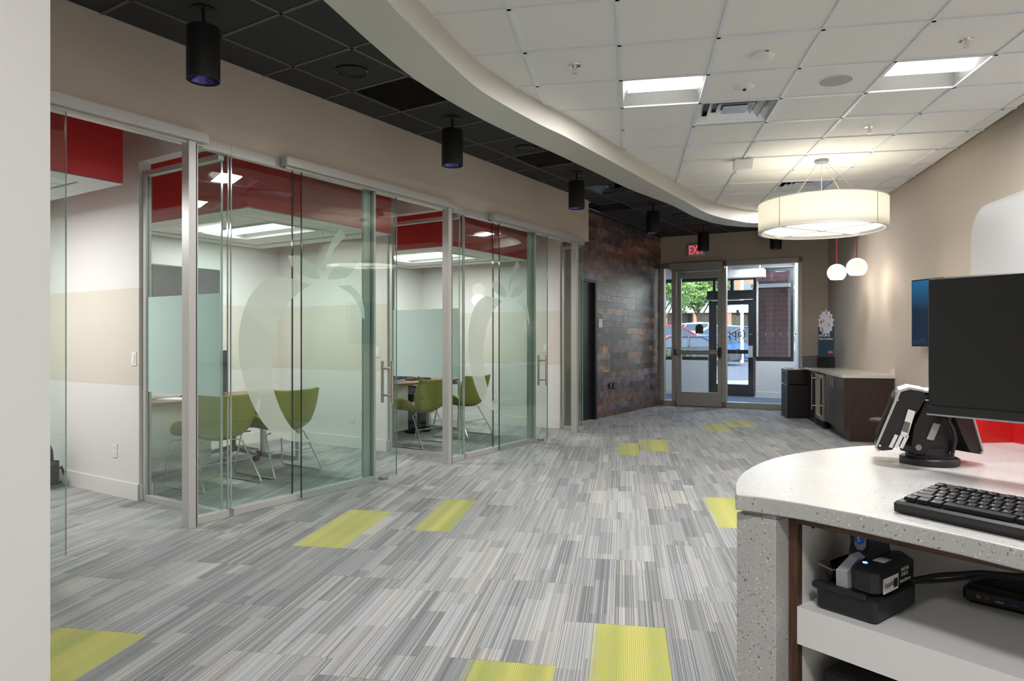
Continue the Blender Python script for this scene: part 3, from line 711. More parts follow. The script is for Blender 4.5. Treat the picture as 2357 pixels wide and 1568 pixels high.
def task_chair(k, s, v, label, rot=PI):
    t_ = thing('task_chair', label, 'chair', off_loc(k, s, v), RZ_O+rot, 'task chairs behind the office desks')
    for i in range(5):
        a = 2*PI*i/5+.3; c, s_ = math.cos(a), math.sin(a); m_ = MB()
        m_.loft([[(c*.03-s_*w_, s_*.03+c*w_, z) for w_, z in ((-.03, .10), (.03, .10), (.025, .16), (-.025, .16))], [(c*.30-s_*w_, s_*.30+c*w_, z) for w_, z in ((-.018, .065), (.018, .065), (.014, .085), (-.014, .085))]])
        leg = link('base_arm', m_, M['taupe'], t_)
        m_ = MB()
        for dd in (-.016, .016): m_.cyl((c*.3-s_*(dd-.01), s_*.3+c*(dd-.01), .03), (c*.3-s_*(dd+.01), s_*.3+c*(dd+.01), .03), .03, 14)
        link('caster', m_, M['black'], leg, smooth=True)
    link('gas_column', MB().cyl((0, 0, .12), (0, 0, .42), .025).cyl((0, 0, .40), (0, 0, .44), .06), M['black'], t_, smooth=True)
    link('seat', MB().bbox(-.25, .25, -.24, .25, .44, .51, .03), M['mesh'], t_, smooth=True)
    bk = MB(); rr = []
    for i in range(9):
        z = .58+i*.075; hw_ = .22-.03*abs(i-4)/4*(1 if i > 4 else .3); y = -.25-.03*math.sin(i/8*PI)
        rr.append([(-hw_, y+.02, z), (-hw_*.5, y, z), (hw_*.5, y, z), (hw_, y+.02, z), (hw_, y+.005, z), (hw_*.5, y-.018, z), (-hw_*.5, y-.018, z), (-hw_, y+.005, z)])
    bk.loft(rr); link('backrest', bk, M['mesh'], t_, smooth=True)
    link('back_support', MB().tube([(0, -.1, .45), (0, -.29, .46), (0, -.31, .6), (0, -.29, .85)], .022), M['taupe'], t_, smooth=True)
    for sx in (-1, 1): link('armrest', MB().tube([(sx*.2, 0, .46), (sx*.29, 0, .5), (sx*.29, 0, .66)], .014).bbox(sx*.29-.04, sx*.29+.04, -.12, .12, .66, .69, .01), M['black'], t_, smooth=True)
task_chair(0, 1.53, 2.05, 'dark mesh task chair with five-arm base behind the middle desk', PI+.25)
task_chair(1, 1.38, 2.36, 'dark task chair with casters behind the farthest desk', PI)

def desk(k):
    t_ = thing('office_desk', ('', 'brown topped L desk with white panels in the middle office', 'brown topped L desk with white panels in the farthest office')[k+1], 'desk', off_loc(k, 0, 0), RZ_O, 'L desks in the offices')
    n = 10; fr_ = [(.12+1.85*i/n, 1.50-.09*math.sin(PI*i/n)) for i in range(n+1)]
    link('worktop', MB().prism(fr_+[(1.97, 2.05), (.72, 2.05), (.72, 2.85), (.12, 2.85)], .705, .735), M['desk'], t_)
    link('modesty_panel', MB().box(.2, .95, 1.60, 1.62, .10, .70), M['white_lam'], t_)
    link('side_panel', MB().box(.14, .17, 1.52, 2.83, .0, .70), M['white_lam'], t_)
    lg = MB(); lg.box(1.86, 1.91, 1.40, 1.45, .0, .70); lg.box(1.86, 1.91, 1.98, 2.03, 0, .70); lg.box(1.86, 1.91, 1.45, 1.98, 0, .045); lg.box(1.86, 1.91, 1.45, 1.98, .66, .70)
    link('loop_leg', lg, M['alu'], t_)
    c = link('drawer_pedestal', MB().box(.18, .66, 2.3, 2.8, .04, .70), M['white_lam'], t_)
    for z in (.07, .28, .49): link('drawer_front', MB().box(.66, .675, 2.31, 2.79, z, z+.2), M['white_lam'], c)
desk(0); desk(1)
def desk_monitor(k, s, v, label, rot):
    t_ = thing('desk_monitor', label, 'monitor', off_loc(k, s, v, .735), RZ_O+rot, 'monitors on the office desks')
    link('stand_base', MB().bbox(-.12, .12, -.09, .09, 0, .012, .004), M['grey_plastic'], t_)
    link('stand_neck', MB().box(-.02, .02, .02, .04, .01, .25), M['grey_plastic'], t_)
    o = link('housing', MB().bbox(-.27, .27, -.02, .02, .13, .46, .008), M['black'], t_)
    link('screen', MB().box(-.255, .255, -.0215, -.0202, .145, .445), M['screen'], t_)
desk_monitor(0, .45, 1.95, 'desk monitor behind the frosted band in the middle office', 2.3)
desk_monitor(1, .75, 1.85, 'desk monitor behind the frosted band in the farthest office', 2.6)
def kb_on(k, s, v, label):
    t_ = thing('office_keyboard', label, 'keyboard', off_loc(k, s, v, .735), RZ_O+PI, 'keyboards on the office desks')
    link('case', MB().bbox(-.21, .21, -.07, .07, 0, .018, .005), M['black'], t_)
    m_ = MB()
    for r in range(5):
        for c in range(18): x = -.2+c*.0222; y = -.06+r*.024; m_.box(x+.002, x+.020, y+.002, y+.021, .018, .024)
    tag(link('keys', m_, M['black_metal'], t_), kind='stuff')
kb_on(0, 1.0, 1.80, 'black keyboard on the middle office desk'); kb_on(1, 1.40, 1.80, 'black keyboard under the typing hands in the far office')
for k, s, v, l in ((0, .62, 1.66, 'papers beside the keyboard on the middle desk'), (1, .45, 1.62, 'white mouse pad papers on the farthest desk')):
    t_ = thing('paper_stack', l, 'papers', off_loc(k, s, v, .735), RZ_O+.3)
    for i in range(3): link('sheet', MB().box(-.1+.01*i, .1+.01*i, -.14, .14, i*.003, i*.003+.002), M['paper'], t_)
t_ = thing('drinking_glass', 'clear drinking glass on the farthest desk', 'glass', off_loc(1, .32, 1.62, .735))
link('tumbler', MB().lathe([(.030, 0), (.034, .11), (.031, .11), (.028, .008)], n=20, cap=False), M['glass_clear'], t_, smooth=True)
link('glass_bottom', MB().lathe([(.029, .001), (.029, .006)], n=20), M['glass_clear'], t_)
t_ = thing('wall_screen', 'black wall screen on the back wall of the middle office', 'screen', off_loc(0, 1.45, 2.885, 0), RZ_O)
link('housing', MB().bbox(-.47, .47, -.05, .01, 1.60, 2.13, .006), M['black'], t_); link('display', MB().box(-.455, .455, -.0515, -.0502, 1.615, 2.115), M['screen'], t_)
# backpack at left edge
bp_ = thing('backpack', 'black backpack slumped on the floor at the left edge', 'bag', on_part(85, 1100, 0, -.34)*1.0, RZ_O+.4); bp_.location.z = 0
link('bag_body', MB().bbox(-.14, .14, -.10, .10, 0, .42, .05), M['mesh'], bp_, smooth=True, subsurf=1)
link('front_pocket', MB().bbox(-.11, .11, -.15, -.09, .03, .24, .03), M['mesh'], bp_, smooth=True)
link('strap', MB().tube([(.12, -.05, .12), (.20, -.06, .16), (.24, -.07, .06), (.28, -.05, .02), (.2, -.02, .015), (.14, 0, .04)], .012), M['black'], bp_, smooth=True)

# person behind the far desk
def person(k, s, v):
    o = thing('person', 'seated person in a blue shirt and dark trousers typing at the far desk', 'person', off_loc(k, s, v), RZ_O+PI)
    skin = mat('skin', (.52, .30, .22), .55, var=(40, .05)); shirt = mat('blue_shirt', (.16, .27, .50), .8, bump=(300, .2), var=(60, .15)); trs = mat('dark_trousers', (.02, .022, .03), .85, bump=(300, .2)); hair = mat('brown_hair', (.06, .035, .02), .6, bump=(200, .5))
    def skinned(name, joints, edges, m_, par, root=0, sub=2):
        me = bpy.data.meshes.new(name); me.from_pydata([j[0] for j in joints], edges, []); me.materials.append(m_)
        ob = bpy.data.objects.new(name, me); COL.objects.link(ob); ob.parent = par
        sk = ob.modifiers.new('skin', 'SKIN'); sk.use_smooth_shade = True
        for i, j in enumerate(joints):
            r = j[1]; r = r if isinstance(r, tuple) else (r, r)
            me.skin_vertices[0].data[i].radius = r; me.skin_vertices[0].data[i].use_root = (i == root)
        sb = ob.modifiers.new('sub', 'SUBSURF'); sb.levels = sub; sb.render_levels = sub
        return ob
    J = [((0, -.03, .54), (.17, .13)), ((0, -.05, .72), (.145, .11)), ((0, -.04, .92), (.165, .12)), ((0, -.02, 1.04), (.11, .08)), ((0, 0, 1.10), .052), ((0, .015, 1.17), .058)]
    Ed = [(0, 1), (1, 2), (2, 3), (3, 4), (4, 5)]
    for sx in (-1, 1):
        n = len(J); J += [((sx*.17, -.03, 1.01), .062), ((sx*.24, .04, .82), .048), ((sx*.20, .24, .775), .04), ((sx*.13, .40, .785), .028)]
        Ed += [(3, n), (n, n+1), (n+1, n+2), (n+2, n+3)]
        n = len(J); J += [((sx*.10, .05, .53), .085), ((sx*.12, .40, .53), .07), ((sx*.12, .40, .30), .055), ((sx*.12, .40, .09), .04), ((sx*.12, .50, .05), .035)]
        Ed += [(0, n), (n, n+1), (n+1, n+2), (n+2, n+3), (n+3, n+4)]
    body = skinned('body', J, Ed, shirt, o)
    head = MB(); head.sph((0, .03, 1.27), .075, .095, .115, 20, 14); head.sph((0, .125, 1.255), .014, .02, .022, 8, 6)
    for sx in (-1, 1): head.sph((sx*.076, .02, 1.26), .01, .018, .03, 8, 6)
    hd = link('head', head, skin, o, smooth=True)
    link('hair', MB().sph((0, .005, 1.31), .085, .10, .095, 18, 12), hair, o, smooth=True)
    e = MB()
    for sx in (-1, 1): e.sph((sx*.03, .113, 1.28), .011, .008, .008, 8, 6)
    link('eyes', e, M['paper'], hd); link('mouth', MB().box(-.022, .022, .112, .118, 1.212, 1.218), M['red'], hd)
    for sx in (-1, 1):
        leg = MB().tube([(sx*.10, -.02, .56), (sx*.12, .2, .56), (sx*.12, .42, .55), (sx*.12, .43, .50), (sx*.12, .41, .25), (sx*.12, .41, .08)], .09, 14); link('trouser_leg', leg, trs, o, smooth=True)
        link('shoe', MB().bbox(sx*.12-.045, sx*.12+.045, .33, .60, 0, .08, .025), M['black'], o, smooth=True)
        wx, wy, wz = sx*.13, .40, .785
        JJ = [((wx, wy-.02, wz), .026), ((wx, wy+.04, wz), (.034, .018)), ((wx, wy+.085, wz-.002), (.038, .014))]; EE = [(0, 1), (1, 2)]
        for i, (dx, ln) in enumerate(((-.03, .055), (-.011, .065), (.009, .06), (.028, .047))):
            n = len(JJ); JJ += [((wx+dx*.9, wy+.09, wz), .009), ((wx+dx*1.05, wy+.09+ln*.55, wz+.004), .0085), ((wx+dx*1.1, wy+.09+ln, wz-.014), .007)]; EE += [(2, n), (n, n+1), (n+1, n+2)]
        n = len(JJ); JJ += [((wx-sx*.035, wy+.03, wz-.004), .010), ((wx-sx*.058, wy+.07, wz-.012), .008)]; EE += [(1, n), (n, n+1)]
        skinned('hand', JJ, EE, skin, o, 0, 1)
person(1, 1.38, 2.26)

# ------------------------------------------------------------------ wood wall and its door
WO = W(0, .405); ws0, ws1 = 7.17, SV(E0)[0]+.02
ww = frame('wall_wood', WO, RZ_O, 'feature wall of staggered reclaimed wood planks')
link('backing', MB().box(ws0, ws1+.1, .02, .1, 0, ZB+.05).box(5.9, ws0, .02, .1, 2.28, ZB+.05), M['black'], ww)
cols = [(.085, .062, .055), (.06, .05, .052), (.11, .075, .06), (.075, .07, .082), (.05, .042, .045), (.13, .085, .062), (.20, .13, .085), (.12, .11, .125), (.09, .075, .08), (.07, .05, .05), (.10, .06, .045)]
rows = 31; rh = ZB/rows; np_ = 0
for r in range(rows):
    w0_ = 5.98 if (r+.2)*rh > 2.27 else ws0
    x = w0_-R.random()*.5
    while x < ws1:
        L = R.choice((.3, .5, .7, .9, 1.2))*R.uniform(.8, 1.2); a0, a1 = max(x, w0_), min(x+L, ws1); x += L
        if a1-a0 < .03: continue
        pr = R.uniform(.0, .004)
        o = link('wood_plank', MB().box(-(a1-a0)/2+.0004, (a1-a0)/2-.0004, -.018-pr, .02, -rh/2+.0005, rh/2-.0005), M['reclaimed'], ww)
        o.location = ((a0+a1)/2, 0, (r+.5)*rh); c = R.choice(cols); g = R.uniform(.8, 1.5); g *= 3.6; o.color = (c[0]*g, c[1]*g, c[2]*g, 1); np_ += 1
cw = struct('wall_corridor', MB().box(5.93, 6.0, .12, 1.6, 0, ZB), M['tan_wall'], 'short wall return beside the farthest office', loc=W(0, 0), rz=RZ_O)
dr = frame('door_1', W(0, .405), RZ_O, 'black door with lever in a dark metal frame at the wood wall')
fr = MB(); fr.box(7.10, 7.172, -.03, .10, 0, 2.27); fr.box(6.05, 7.172, -.03, .10, 2.22, 2.27); fr.box(6.04, 6.10, -.03, .1, 0, 2.27); link('door_frame', fr, M['dark_metal'], dr)
lf = link('door_leaf', MB().box(6.11, 7.09, .03, .075, .01, 2.21), M['black'], dr)
link('lever_handle', MB().cyl((6.2, .03, 1.0), (6.2, -.035, 1.0), .012).cyl((6.2, -.035, 1.0), (6.34, -.035, 1.0), .009).box(6.17, 6.23, .015, .03, .93, 1.12), M['steel'], lf, smooth=True)
sg = thing('room_sign', 'small white square sign on the wood wall beside the black door', 'sign', W(0, .38, 0)+Vector((U[0], U[1], 0))*7.30, RZ_O)
link('plate', MB().box(-.07, .07, -.006, 0, 1.50, 1.64), M['white_plastic'], sg)
link('lettering', MB().box(-.05, .03, -.008, -.006, 1.60, 1.615).box(-.05, -.01, -.008, -.006, 1.575, 1.588), M['grey_plastic'], sg)
for i, (px, lab) in enumerate(((1405, 'left black outlet low on the wood plank wall'), (1411, 'right black outlet low on the wood plank wall'))):
    o_ = W(0, .375); kk = (px-CX)/F; s = (kk*o_.y-o_.x)/(U[0]-kk*U[1])
    plate('wall_outlet', lab, 'outlet', W(s+.05*i, .375, H-(888-782)*(o_.y+s*U[1])/F), RZ_O, 'b')

# ------------------------------------------------------------------ right wall, back walls
def wall_seg(name, a, b, z0, z1, m_, th=.12, label=None):
    a = Vector(a); b = Vector(b); d = (b-a); l = d.length; d /= l
    return struct(name, MB().box(0, l, -th, 0, z0, z1), m_, label, loc=(a.x, a.y, 0), rz=math.atan2(d.y, d.x))
wall_seg('wall_right', RW[0], RW[1], 0, 3.62, M['tan_wall'], label='long tan right wall of the lobby')
wall_seg('wall_right_far', RW[1], RW[2], 0, 3.62, M['tan_wall'], label='right wall behind the coffee bar')
struct('wall_rear', MB().box(-11, 4, -3.2, -3.0, 0, 3.62), M['tan_wall'], 'rear wall behind the camera')
struct('wall_side', MB().box(-8.2, -8.0, -3.2, 3.2, 0, 3.62), M['tan_wall'], 'side wall out of view')
struct('wall_outer', MB().box(-6.4, 8.0, 3.1, 3.25, 0, 3.62), M['tan_wall'], 'outer wall behind the offices', loc=W(0, 0), rz=RZ_O)

# ------------------------------------------------------------------ entrance wall with door
XR = T(1906)
tl, tm1, td0, td1, tm2, tr_ = T(1526), T(1550), T(1556), T(1660), T(1672), T(1846)
ZF = 2.80
mb = MB(); mb.box(-.1, XR+.1, 0, .16, ZF, ZB+.25); mb.box(T(1846), XR+.15, 0, .16, 0, ZF); mb.box(-.1, T(1518), 0, .16, 0, ZF)
struct('wall_entrance', mb, M['entry_wall'], 'dark tan wall around the glass entrance', loc=E0, rz=EA)
ef = frame('window_1', E0, EA, 'aluminium framed entrance glazing beside the door')
fr = MB()
f0, f1 = T(1518), T(1847)
for a0, a1 in ((f0, T(1529)), (T(1547), T(1556)), (T(1662), T(1672)), (T(1838), f1)): fr.box(a0, a1, -.03, .12, 0, ZF)
fr.box(f0, f1, -.03, .12, ZF-.09, ZF); fr.box(f0, T(1556), -.03, .12, 0, .10); fr.box(T(1662), f1, -.03, .12, 0, .11)
link('window_frame', fr, M['alu_dark'], ef)
link('side_pane', MB().box(T(1529), T(1547), .04, .05, .10, ZF-.09), M['glass_clear'], ef)
link('wide_pane', MB().box(T(1672), T(1838), .04, .05, .11, ZF-.09), M['glass_clear'], ef)
for i in range(7):
    tt = T(1727+i*17.2); link('safety_dot', MB().cyl((tt, .036, 1.40), (tt, .039, 1.40), .015, 14), M['white_plastic'], ef)
de = frame('door_2', E0, EA, 'aluminium glass entrance door with push bar and closer')
d0, d1 = T(1557.5), T(1661); zt = 2.62
st = MB(); st.box(d0, T(1568), -.01, .05, .01, zt); st.box(T(1652), d1, -.01, .05, .01, zt); st.box(T(1568), T(1652), -.01, .05, zt-.12, zt); st.box(T(1568), T(1652), -.01, .05, .01, .28)
lf = link('door_leaf', st, M['alu_dark'], de)
link('door_glass', MB().box(T(1568), T(1652), .015, .025, .28, zt-.12), M['glass_clear'], lf)
link('header', MB().box(T(1547), T(1662), -.02, .1, zt+.01, ZF-.09), M['alu_dark'], de)
op = link('door_operator', MB().bbox(T(1544), T(1668), -.16, -.03, zt+.04, zt+.17, .006), M['alu_dark'], de)
link('operator_end_cap', MB().box(T(1668), T(1668)+.02, -.16, -.03, zt+.04, zt+.17), M['black'], op)
link('closer_arm', MB().tube([(T(1548), -.10, zt+.02), (T(1590), -.16, zt-.03), (T(1610), -.05, zt-.04)], .01), M['alu'], op, smooth=True)
pb = link('push_bar', MB().cyl((T(1559), -.10, 1.055), (T(1655), -.10, 1.055), .042, 16), M['alu_dark'], de, smooth=True)
link('bar_mount', MB().box(T(1655), T(1662), -.13, -.01, .96, 1.15), M['black'], pb); link('bar_mount', MB().box(T(1555), T(1559), -.13, -.01, 1.0, 1.11), M['black'], pb)
def arch(x, z, w_, h_, y0, y1): return [(x-w_, z), (x+w_, z)]+[(x+w_*math.cos(PI*i/10), z+h_+w_*math.sin(PI*i/10)) for i in range(11)]
gold = mat('dark_gold_decal', (.05, .045, .01), .5, bump=(300, .2), var=(300, .5))
link('arched_decal', MB().prism_y(arch(T(1609), 1.42, .075, .11, 0, 0), .026, .028), gold, lf)
ex = thing('exit_sign', 'red glowing EXIT sign above the entrance door', 'sign', E0+Vector((EX[0], EX[1], 0))*T(1604)+Vector((0, 0, 2.93)), EA)
link('housing', MB().bbox(-.16, .16, -.07, 0, 0, .22, .008), M['white_plastic'], ex)
text('lettering', 'EXIT', .235, emis('exit_red', (1, .05, .08), 1.25), ex, M4((-.14, -.072, .03), (.60, 0, 0), (0, 0, 1), (0, -1, 0)))

# vestibule
vz = 2.86
struct('floor_vestibule', MB().prism([(3.3, 13.95), (6.2, 12.5), (8.2, 14.2), (3.7, 17.0), (2.2, 15.2)], -.1, -.002), M['mat'], 'blue-grey entry matting in the vestibule')
struct('ceiling_vestibule', MB().prism([(2.4, 14.4), (6.3, 12.45), (8.6, 14.0), (3.9, 16.9), (2.0, 17.6)], 2.98, 3.1), M['white_wall'], 'white vestibule ceiling')
rj = (T(1846))
jp = E0+Vector((EX[0], EX[1], 0))*(rj-.02)
a_ = Vector((jp.x, jp.y)); tt = TO(1827); b_ = Vector((O0.x+OX[0]*tt, O0.y+OX[1]*tt))
wall_seg('wall_vestibule_right', (a_.x+.02, a_.y+.12), (b_.x+.02, b_.y), 0, 2.98, M['white_wall'], label='white jamb wall on the right of the vestibule')
o1 = -.6
wall_seg('wall_vestibule_left', (O0.x+OX[0]*o1, O0.y+OX[1]*o1), (E0.x-.16, E0.y+.1), 0, 2.98, M['white_wall'], label='white wall on the left of the vestibule')
lw_ = frame('wall_vestibule_front', O0, OA, 'low white wall under the vestibule windows')
dL, dR = TO(1631), TO(1737); wR = TO(1826)
for x0, x1 in ((-.6, dL-.02), (dR+.02, wR+.15)):
    link('low_wall', MB().box(x0, x1, 0, .15, 0, .82), M['white_wall'], lw_); link('baseboard', MB().box(x0, x1, -.012, 0, 0, .13), M['base'], lw_)
link('bulkhead', MB().box(-.6, dR, -.0, .15, 2.74, 2.98), M['white_wall'], lw_)
link('bulkhead', MB().box(dR, wR+.15, -.0, .15, 2.90, 2.98), M['white_wall'], lw_)
w2 = frame('window_2', O0, OA, 'black framed vestibule window left of the outer door')
fr = MB(); fr.box(-.6, dL-.02, .02, .12, .82, .90); fr.box(-.6, dL-.02, .02, .12, 2.66, 2.74); fr.box(TO(1640), TO(1646), .02, .12, 2.38, 2.74); fr.box(TO(1681), TO(1687), .02, .12, 2.38, 2.74); fr.box(dR-.03, dR+.03, .02, .12, .90, 2.9); fr.box(dL-.03, dR, .02, .12, 2.66, 2.74)
link('window_frame', fr, M['dark_metal'], w2); link('pane', MB().box(-.6, dL-.02, .06, .07, .90, 2.66), M['glass_clear'], w2); link('transom_pane', MB().box(dL, dR-.03, .06, .07, 2.42, 2.66), M['glass_clear'], w2)
w3 = frame('window_3', O0, OA, 'black framed vestibule window right of the outer door')
fr = MB(); fr.box(dR+.03, wR, .02, .12, .82, .92); fr.box(dR+.03, wR, .02, .12, 2.82, 2.90); fr.box(wR-.06, wR, .02, .12, .92, 2.82)
link('window_frame', fr, M['dark_metal'], w3); link('pane', MB().box(dR+.03, wR-.06, .06, .07, .92, 2.82), M['glass_clear'], w3)
link('silver_strip', MB().box(dR+.035, dR+.07, .0, .05, .92, 2.6), M['alu'], w3)
d3 = frame('door_3', O0, OA, 'black framed outer glass door')
st = MB(); q0, q1 = TO(1648), TO(1722)
st.box(dL, q0, .02, .08, .01, 2.2); st.box(q1, dR-.03, .02, .08, .01, 2.2); st.box(q0, q1, .02, .08, 2.1, 2.2); st.box(q0, q1, .02, .08, .01, .28)
lf = link('door_leaf', st, M['dark_metal'], d3); link('door_glass', MB().box(q0, q1, .045, .055, .28, 2.1), M['glass_clear'], lf)
link('door_header', MB().box(dL-.03, dR, -.04, .12, 2.22, 2.42), M['dark_metal'], d3)
link('push_bar', MB().box(q0-.03, q1+.06, -.06, .01, .98, 1.07), M['black_metal'], d3)
link('latch_box', MB().box(q1+.02, q1+.10, -.09, .02, .90, 1.16), M['alu'], d3)
link('closer_arm', MB().cyl((dL+.1, -.08, 2.19), (q1-.1, -.05, 2.19), .012), M['alu'], d3)
ink = mat('dark_decal', (.02, .022, .03), .6)
text('logo_lettering', '(app', .26, ink, lf, M4((TO(1716), .043, 1.36), (1, 0, 0), (0, 0, 1), (0, -1, 0)), flip=True)
link('arched_decal', MB().box(TO(1694), TO(1700), .042, .044, 1.84, 1.98), ink, lf)
ac = thing('air_curtain', 'white box air curtain above the outer door', 'heater', O0+Vector((0, 0, 0)), OA)
link('casing', MB().bbox(TO(1672), TO(1768), -.55, -.30, 2.66, 2.84, .01), M['white_plastic'], ac); link('bracket', MB().box(TO(1756), TO(1758), -.44, -.40, 2.84, 2.985), M['white_plastic'], ac); link('bracket', MB().box(TO(1690), TO(1692), -.44, -.40, 2.84, 2.985), M['white_plastic'], ac)
area(tuple(O0+Vector((1.9, -2.0, 2.93))), 1.0, .6, 70, (.82, .90, 1), name='vestibule_fill')  # added bluish fill light shining through the entrance glass, no fixture

# ------------------------------------------------------------------ outdoors
def zg(y): return 0 if y < 24 else (y-24)*.012
struct('ground', MB().loft([[(-14, 15.0, -.06), (60, 15.0, -.06), (60, 15, -.5), (-14, 15, -.5)], [(-40, 24, -.05), (90, 24, -.05), (90, 24, -.6), (-40, 24, -.6)], [(-60, 110, 1.0), (160, 110, 1.0), (160, 110, -1), (-60, 110, -1)]]), M['concrete'], 'grey asphalt parking lot')
struct('kerb', MB().box(-10, 40, 20.0, 20.4, -.04, .10), M['beige_cap'], 'pale kerb along the parking lot')
tb_ = O0+Vector((-OX[1], OX[0], 0))*1.3; q0_, q1_ = TO(1733, tb_), TO(1814, tb_)
bpil = thing('brick_pillar', 'shaded brick corner pillar with pale cap outside the right window', 'pillar', O0, OA)
link('brickwork', MB().box(q0_, q1_, 1.3, 2.4, -.05, 2.55), M['brick_shaded'], bpil); link('cap_band', MB().box(q0_-.04, q1_+.04, 1.26, 2.44, 2.55, 2.64), M['beige_cap'], bpil); link('upper_brick', MB().box(q0_+.05, q1_, 1.35, 2.4, 2.64, 3.4), M['brick_shaded'], bpil)
can = struct('canopy_roof', MB().box(-3, 8, .15, .8, 3.05, 3.35), M['white_wall'], 'white canopy over the outer door', loc=O0, rz=OA)
def car(label, px, Zc, zb, head, col, kind='sedan', L=4.6):
    X = (px-CX)/F*Zc; t_ = thing('parked_car', label, 'car', (X, Zc, zb), head, 'cars in the parking lot')
    pm = mat('car_paint', col, .3, 0, coat=.35)
    hl = L/2
    if kind == 'sedan':
        body = [(-hl, .35), (-hl+.05, .75), (-hl+.3, .88), (-1.5, .92), (1.0, .92), (hl-.25, .78), (hl, .6), (hl-.02, .3), (hl-.4, .22), (-hl+.3, .22)]
        cab = [(-1.75, .90), (-1.0, 1.38), (-.2, 1.46), (.5, 1.38), (1.35, .92)]
    else:
        body = [(-hl, .4), (-hl+.03, .9), (-hl+.1, 1.05), (1.0, 1.03), (hl-.3, .92), (hl, .7), (hl-.02, .4), (hl-.4, .28), (-hl+.3, .28)]
        cab = [(-hl+.12, 1.03), (-hl+.55, 1.58), (-1, 1.68), (.1, 1.64), (1.15, 1.03)]
    def ex(poly, hw0, ins):
        n = len(poly); cx = sum(p[0] for p in poly)/n; cz = sum(p[1] for p in poly)/n
        return [[(cx+(x-cx)*q, y, cz+(z-cz)*q) for x, z in poly] for y, q in ((-hw0, ins), (-hw0+.08, 1), (hw0-.08, 1), (hw0, ins))]
    link('body', MB().loft(ex(body, .9, .95)), pm, t_, smooth=True)
    top = max(z for x, z in cab)
    gh = MB(); gh.loft([[(x, y, z) for x, z in cab] for y in (-.80, .80)])
    for i in range(len(gh.v)):
        x, y, z = gh.v[i]; f_ = (z-.9)/(top-.9); gh.v[i] = (x, y*(1-.16*f_), z)
    g_ = link('windows', gh, M['car_glass'], t_, smooth=False)
    r0 = [(x, z) for x, z in cab if z > top-.12]
    link('roof', MB().prism_y([(r0[0][0]-.05, r0[0][1]), *r0[1:-1], (r0[-1][0]+.05, r0[-1][1]), (r0[-1][0]+.05, r0[-1][1]-.05), (r0[0][0]-.05, r0[0][1]-.05)], -.70, .70), pm, t_)
    for sy in (-1, 1):
        for i in (1,) if len(cab) > 3 else ():
            xs = [c for c in cab]
            link('pillar', MB().tube([(cab[-1][0], sy*.81, cab[-1][1]), (cab[-2][0], sy*.70, cab[-2][1]), (cab[1][0], sy*.70, cab[1][1]), (cab[0][0], sy*.81, cab[0][1])], .04, 6), pm, t_)
            link('pillar', MB().cyl((-.1, sy*.82, .95), (-.1, sy*.70, top-.05), .045, 6), pm, t_)
    for sx in (-1, 1):
        for sy in (-1, 1):
            wh = link('wheel', MB().cyl((sx*(hl-.9), sy*.93, .34), (sx*(hl-.9), sy*.70, .34), .34, 20), M['black'], t_, smooth=True)
            link('hubcap', MB().cyl((sx*(hl-.9), sy*.945, .34), (sx*(hl-.9), sy*.93, .34), .22, 12), M['alu'], wh)
            m_ = MB()
            for q in range(5): a = 2*PI*q/5; m_.cyl((sx*(hl-.9)+.13*math.cos(a), sy*.95, .34+.13*math.sin(a)), (sx*(hl-.9)+.13*math.cos(a), sy*.944, .34+.13*math.sin(a)), .045, 8)
            link('rim_openings', m_, M['black'], wh)
    for sy in (-1, 1):
        link('headlight', MB().box(hl-.12, hl+.01, sy*.75-.15, sy*.75+.1, .6, .72), M['white_plastic'], t_)
        link('tail_light', MB().box(-hl-.01, -hl+.1, sy*.75-.12, sy*.75+.1, .7, .84), M['red_gloss'], t_)
    return t_
M['car_glass'] = mat('car_glass', (.04, .065, .085), .12, spec=.35)
car('dark sedan with windscreen facing right, nearest the sill', 1590, 34, .05, -.25, (.03, .035, .05))
car('bright blue sedan behind the push bar', 1632, 38.5, .13, 3.14-.15, (.01, .10, .62))
car('dark blue SUV with silver wheel beyond the outer door', 1712, 41.5, .42, 3.14-.3, (.012, .018, .045), 'suv')
car('red SUV at the left of the entrance door glass', 1552, 44, .55, .1, (.62, .02, .05), 'suv')
car('silver SUV between the red and the blue cars', 1640, 47, .6, 3.0, (.35, .38, .42), 'suv')
car('white SUV with roof rails behind the red one', 1625, 52, .9, .1, (.75, .77, .8), 'suv')
car('pale grey sedan farthest back in the lot', 1612, 58, 1.3, .05, (.4, .42, .46))
car('black SUV behind the dark blue SUV', 1728, 57, .8, 3.0, (.03, .04, .06), 'suv')
car('white sedan at the right of the brick pillar', 1822, 49, .2, 1.3, (.75, .76, .78))
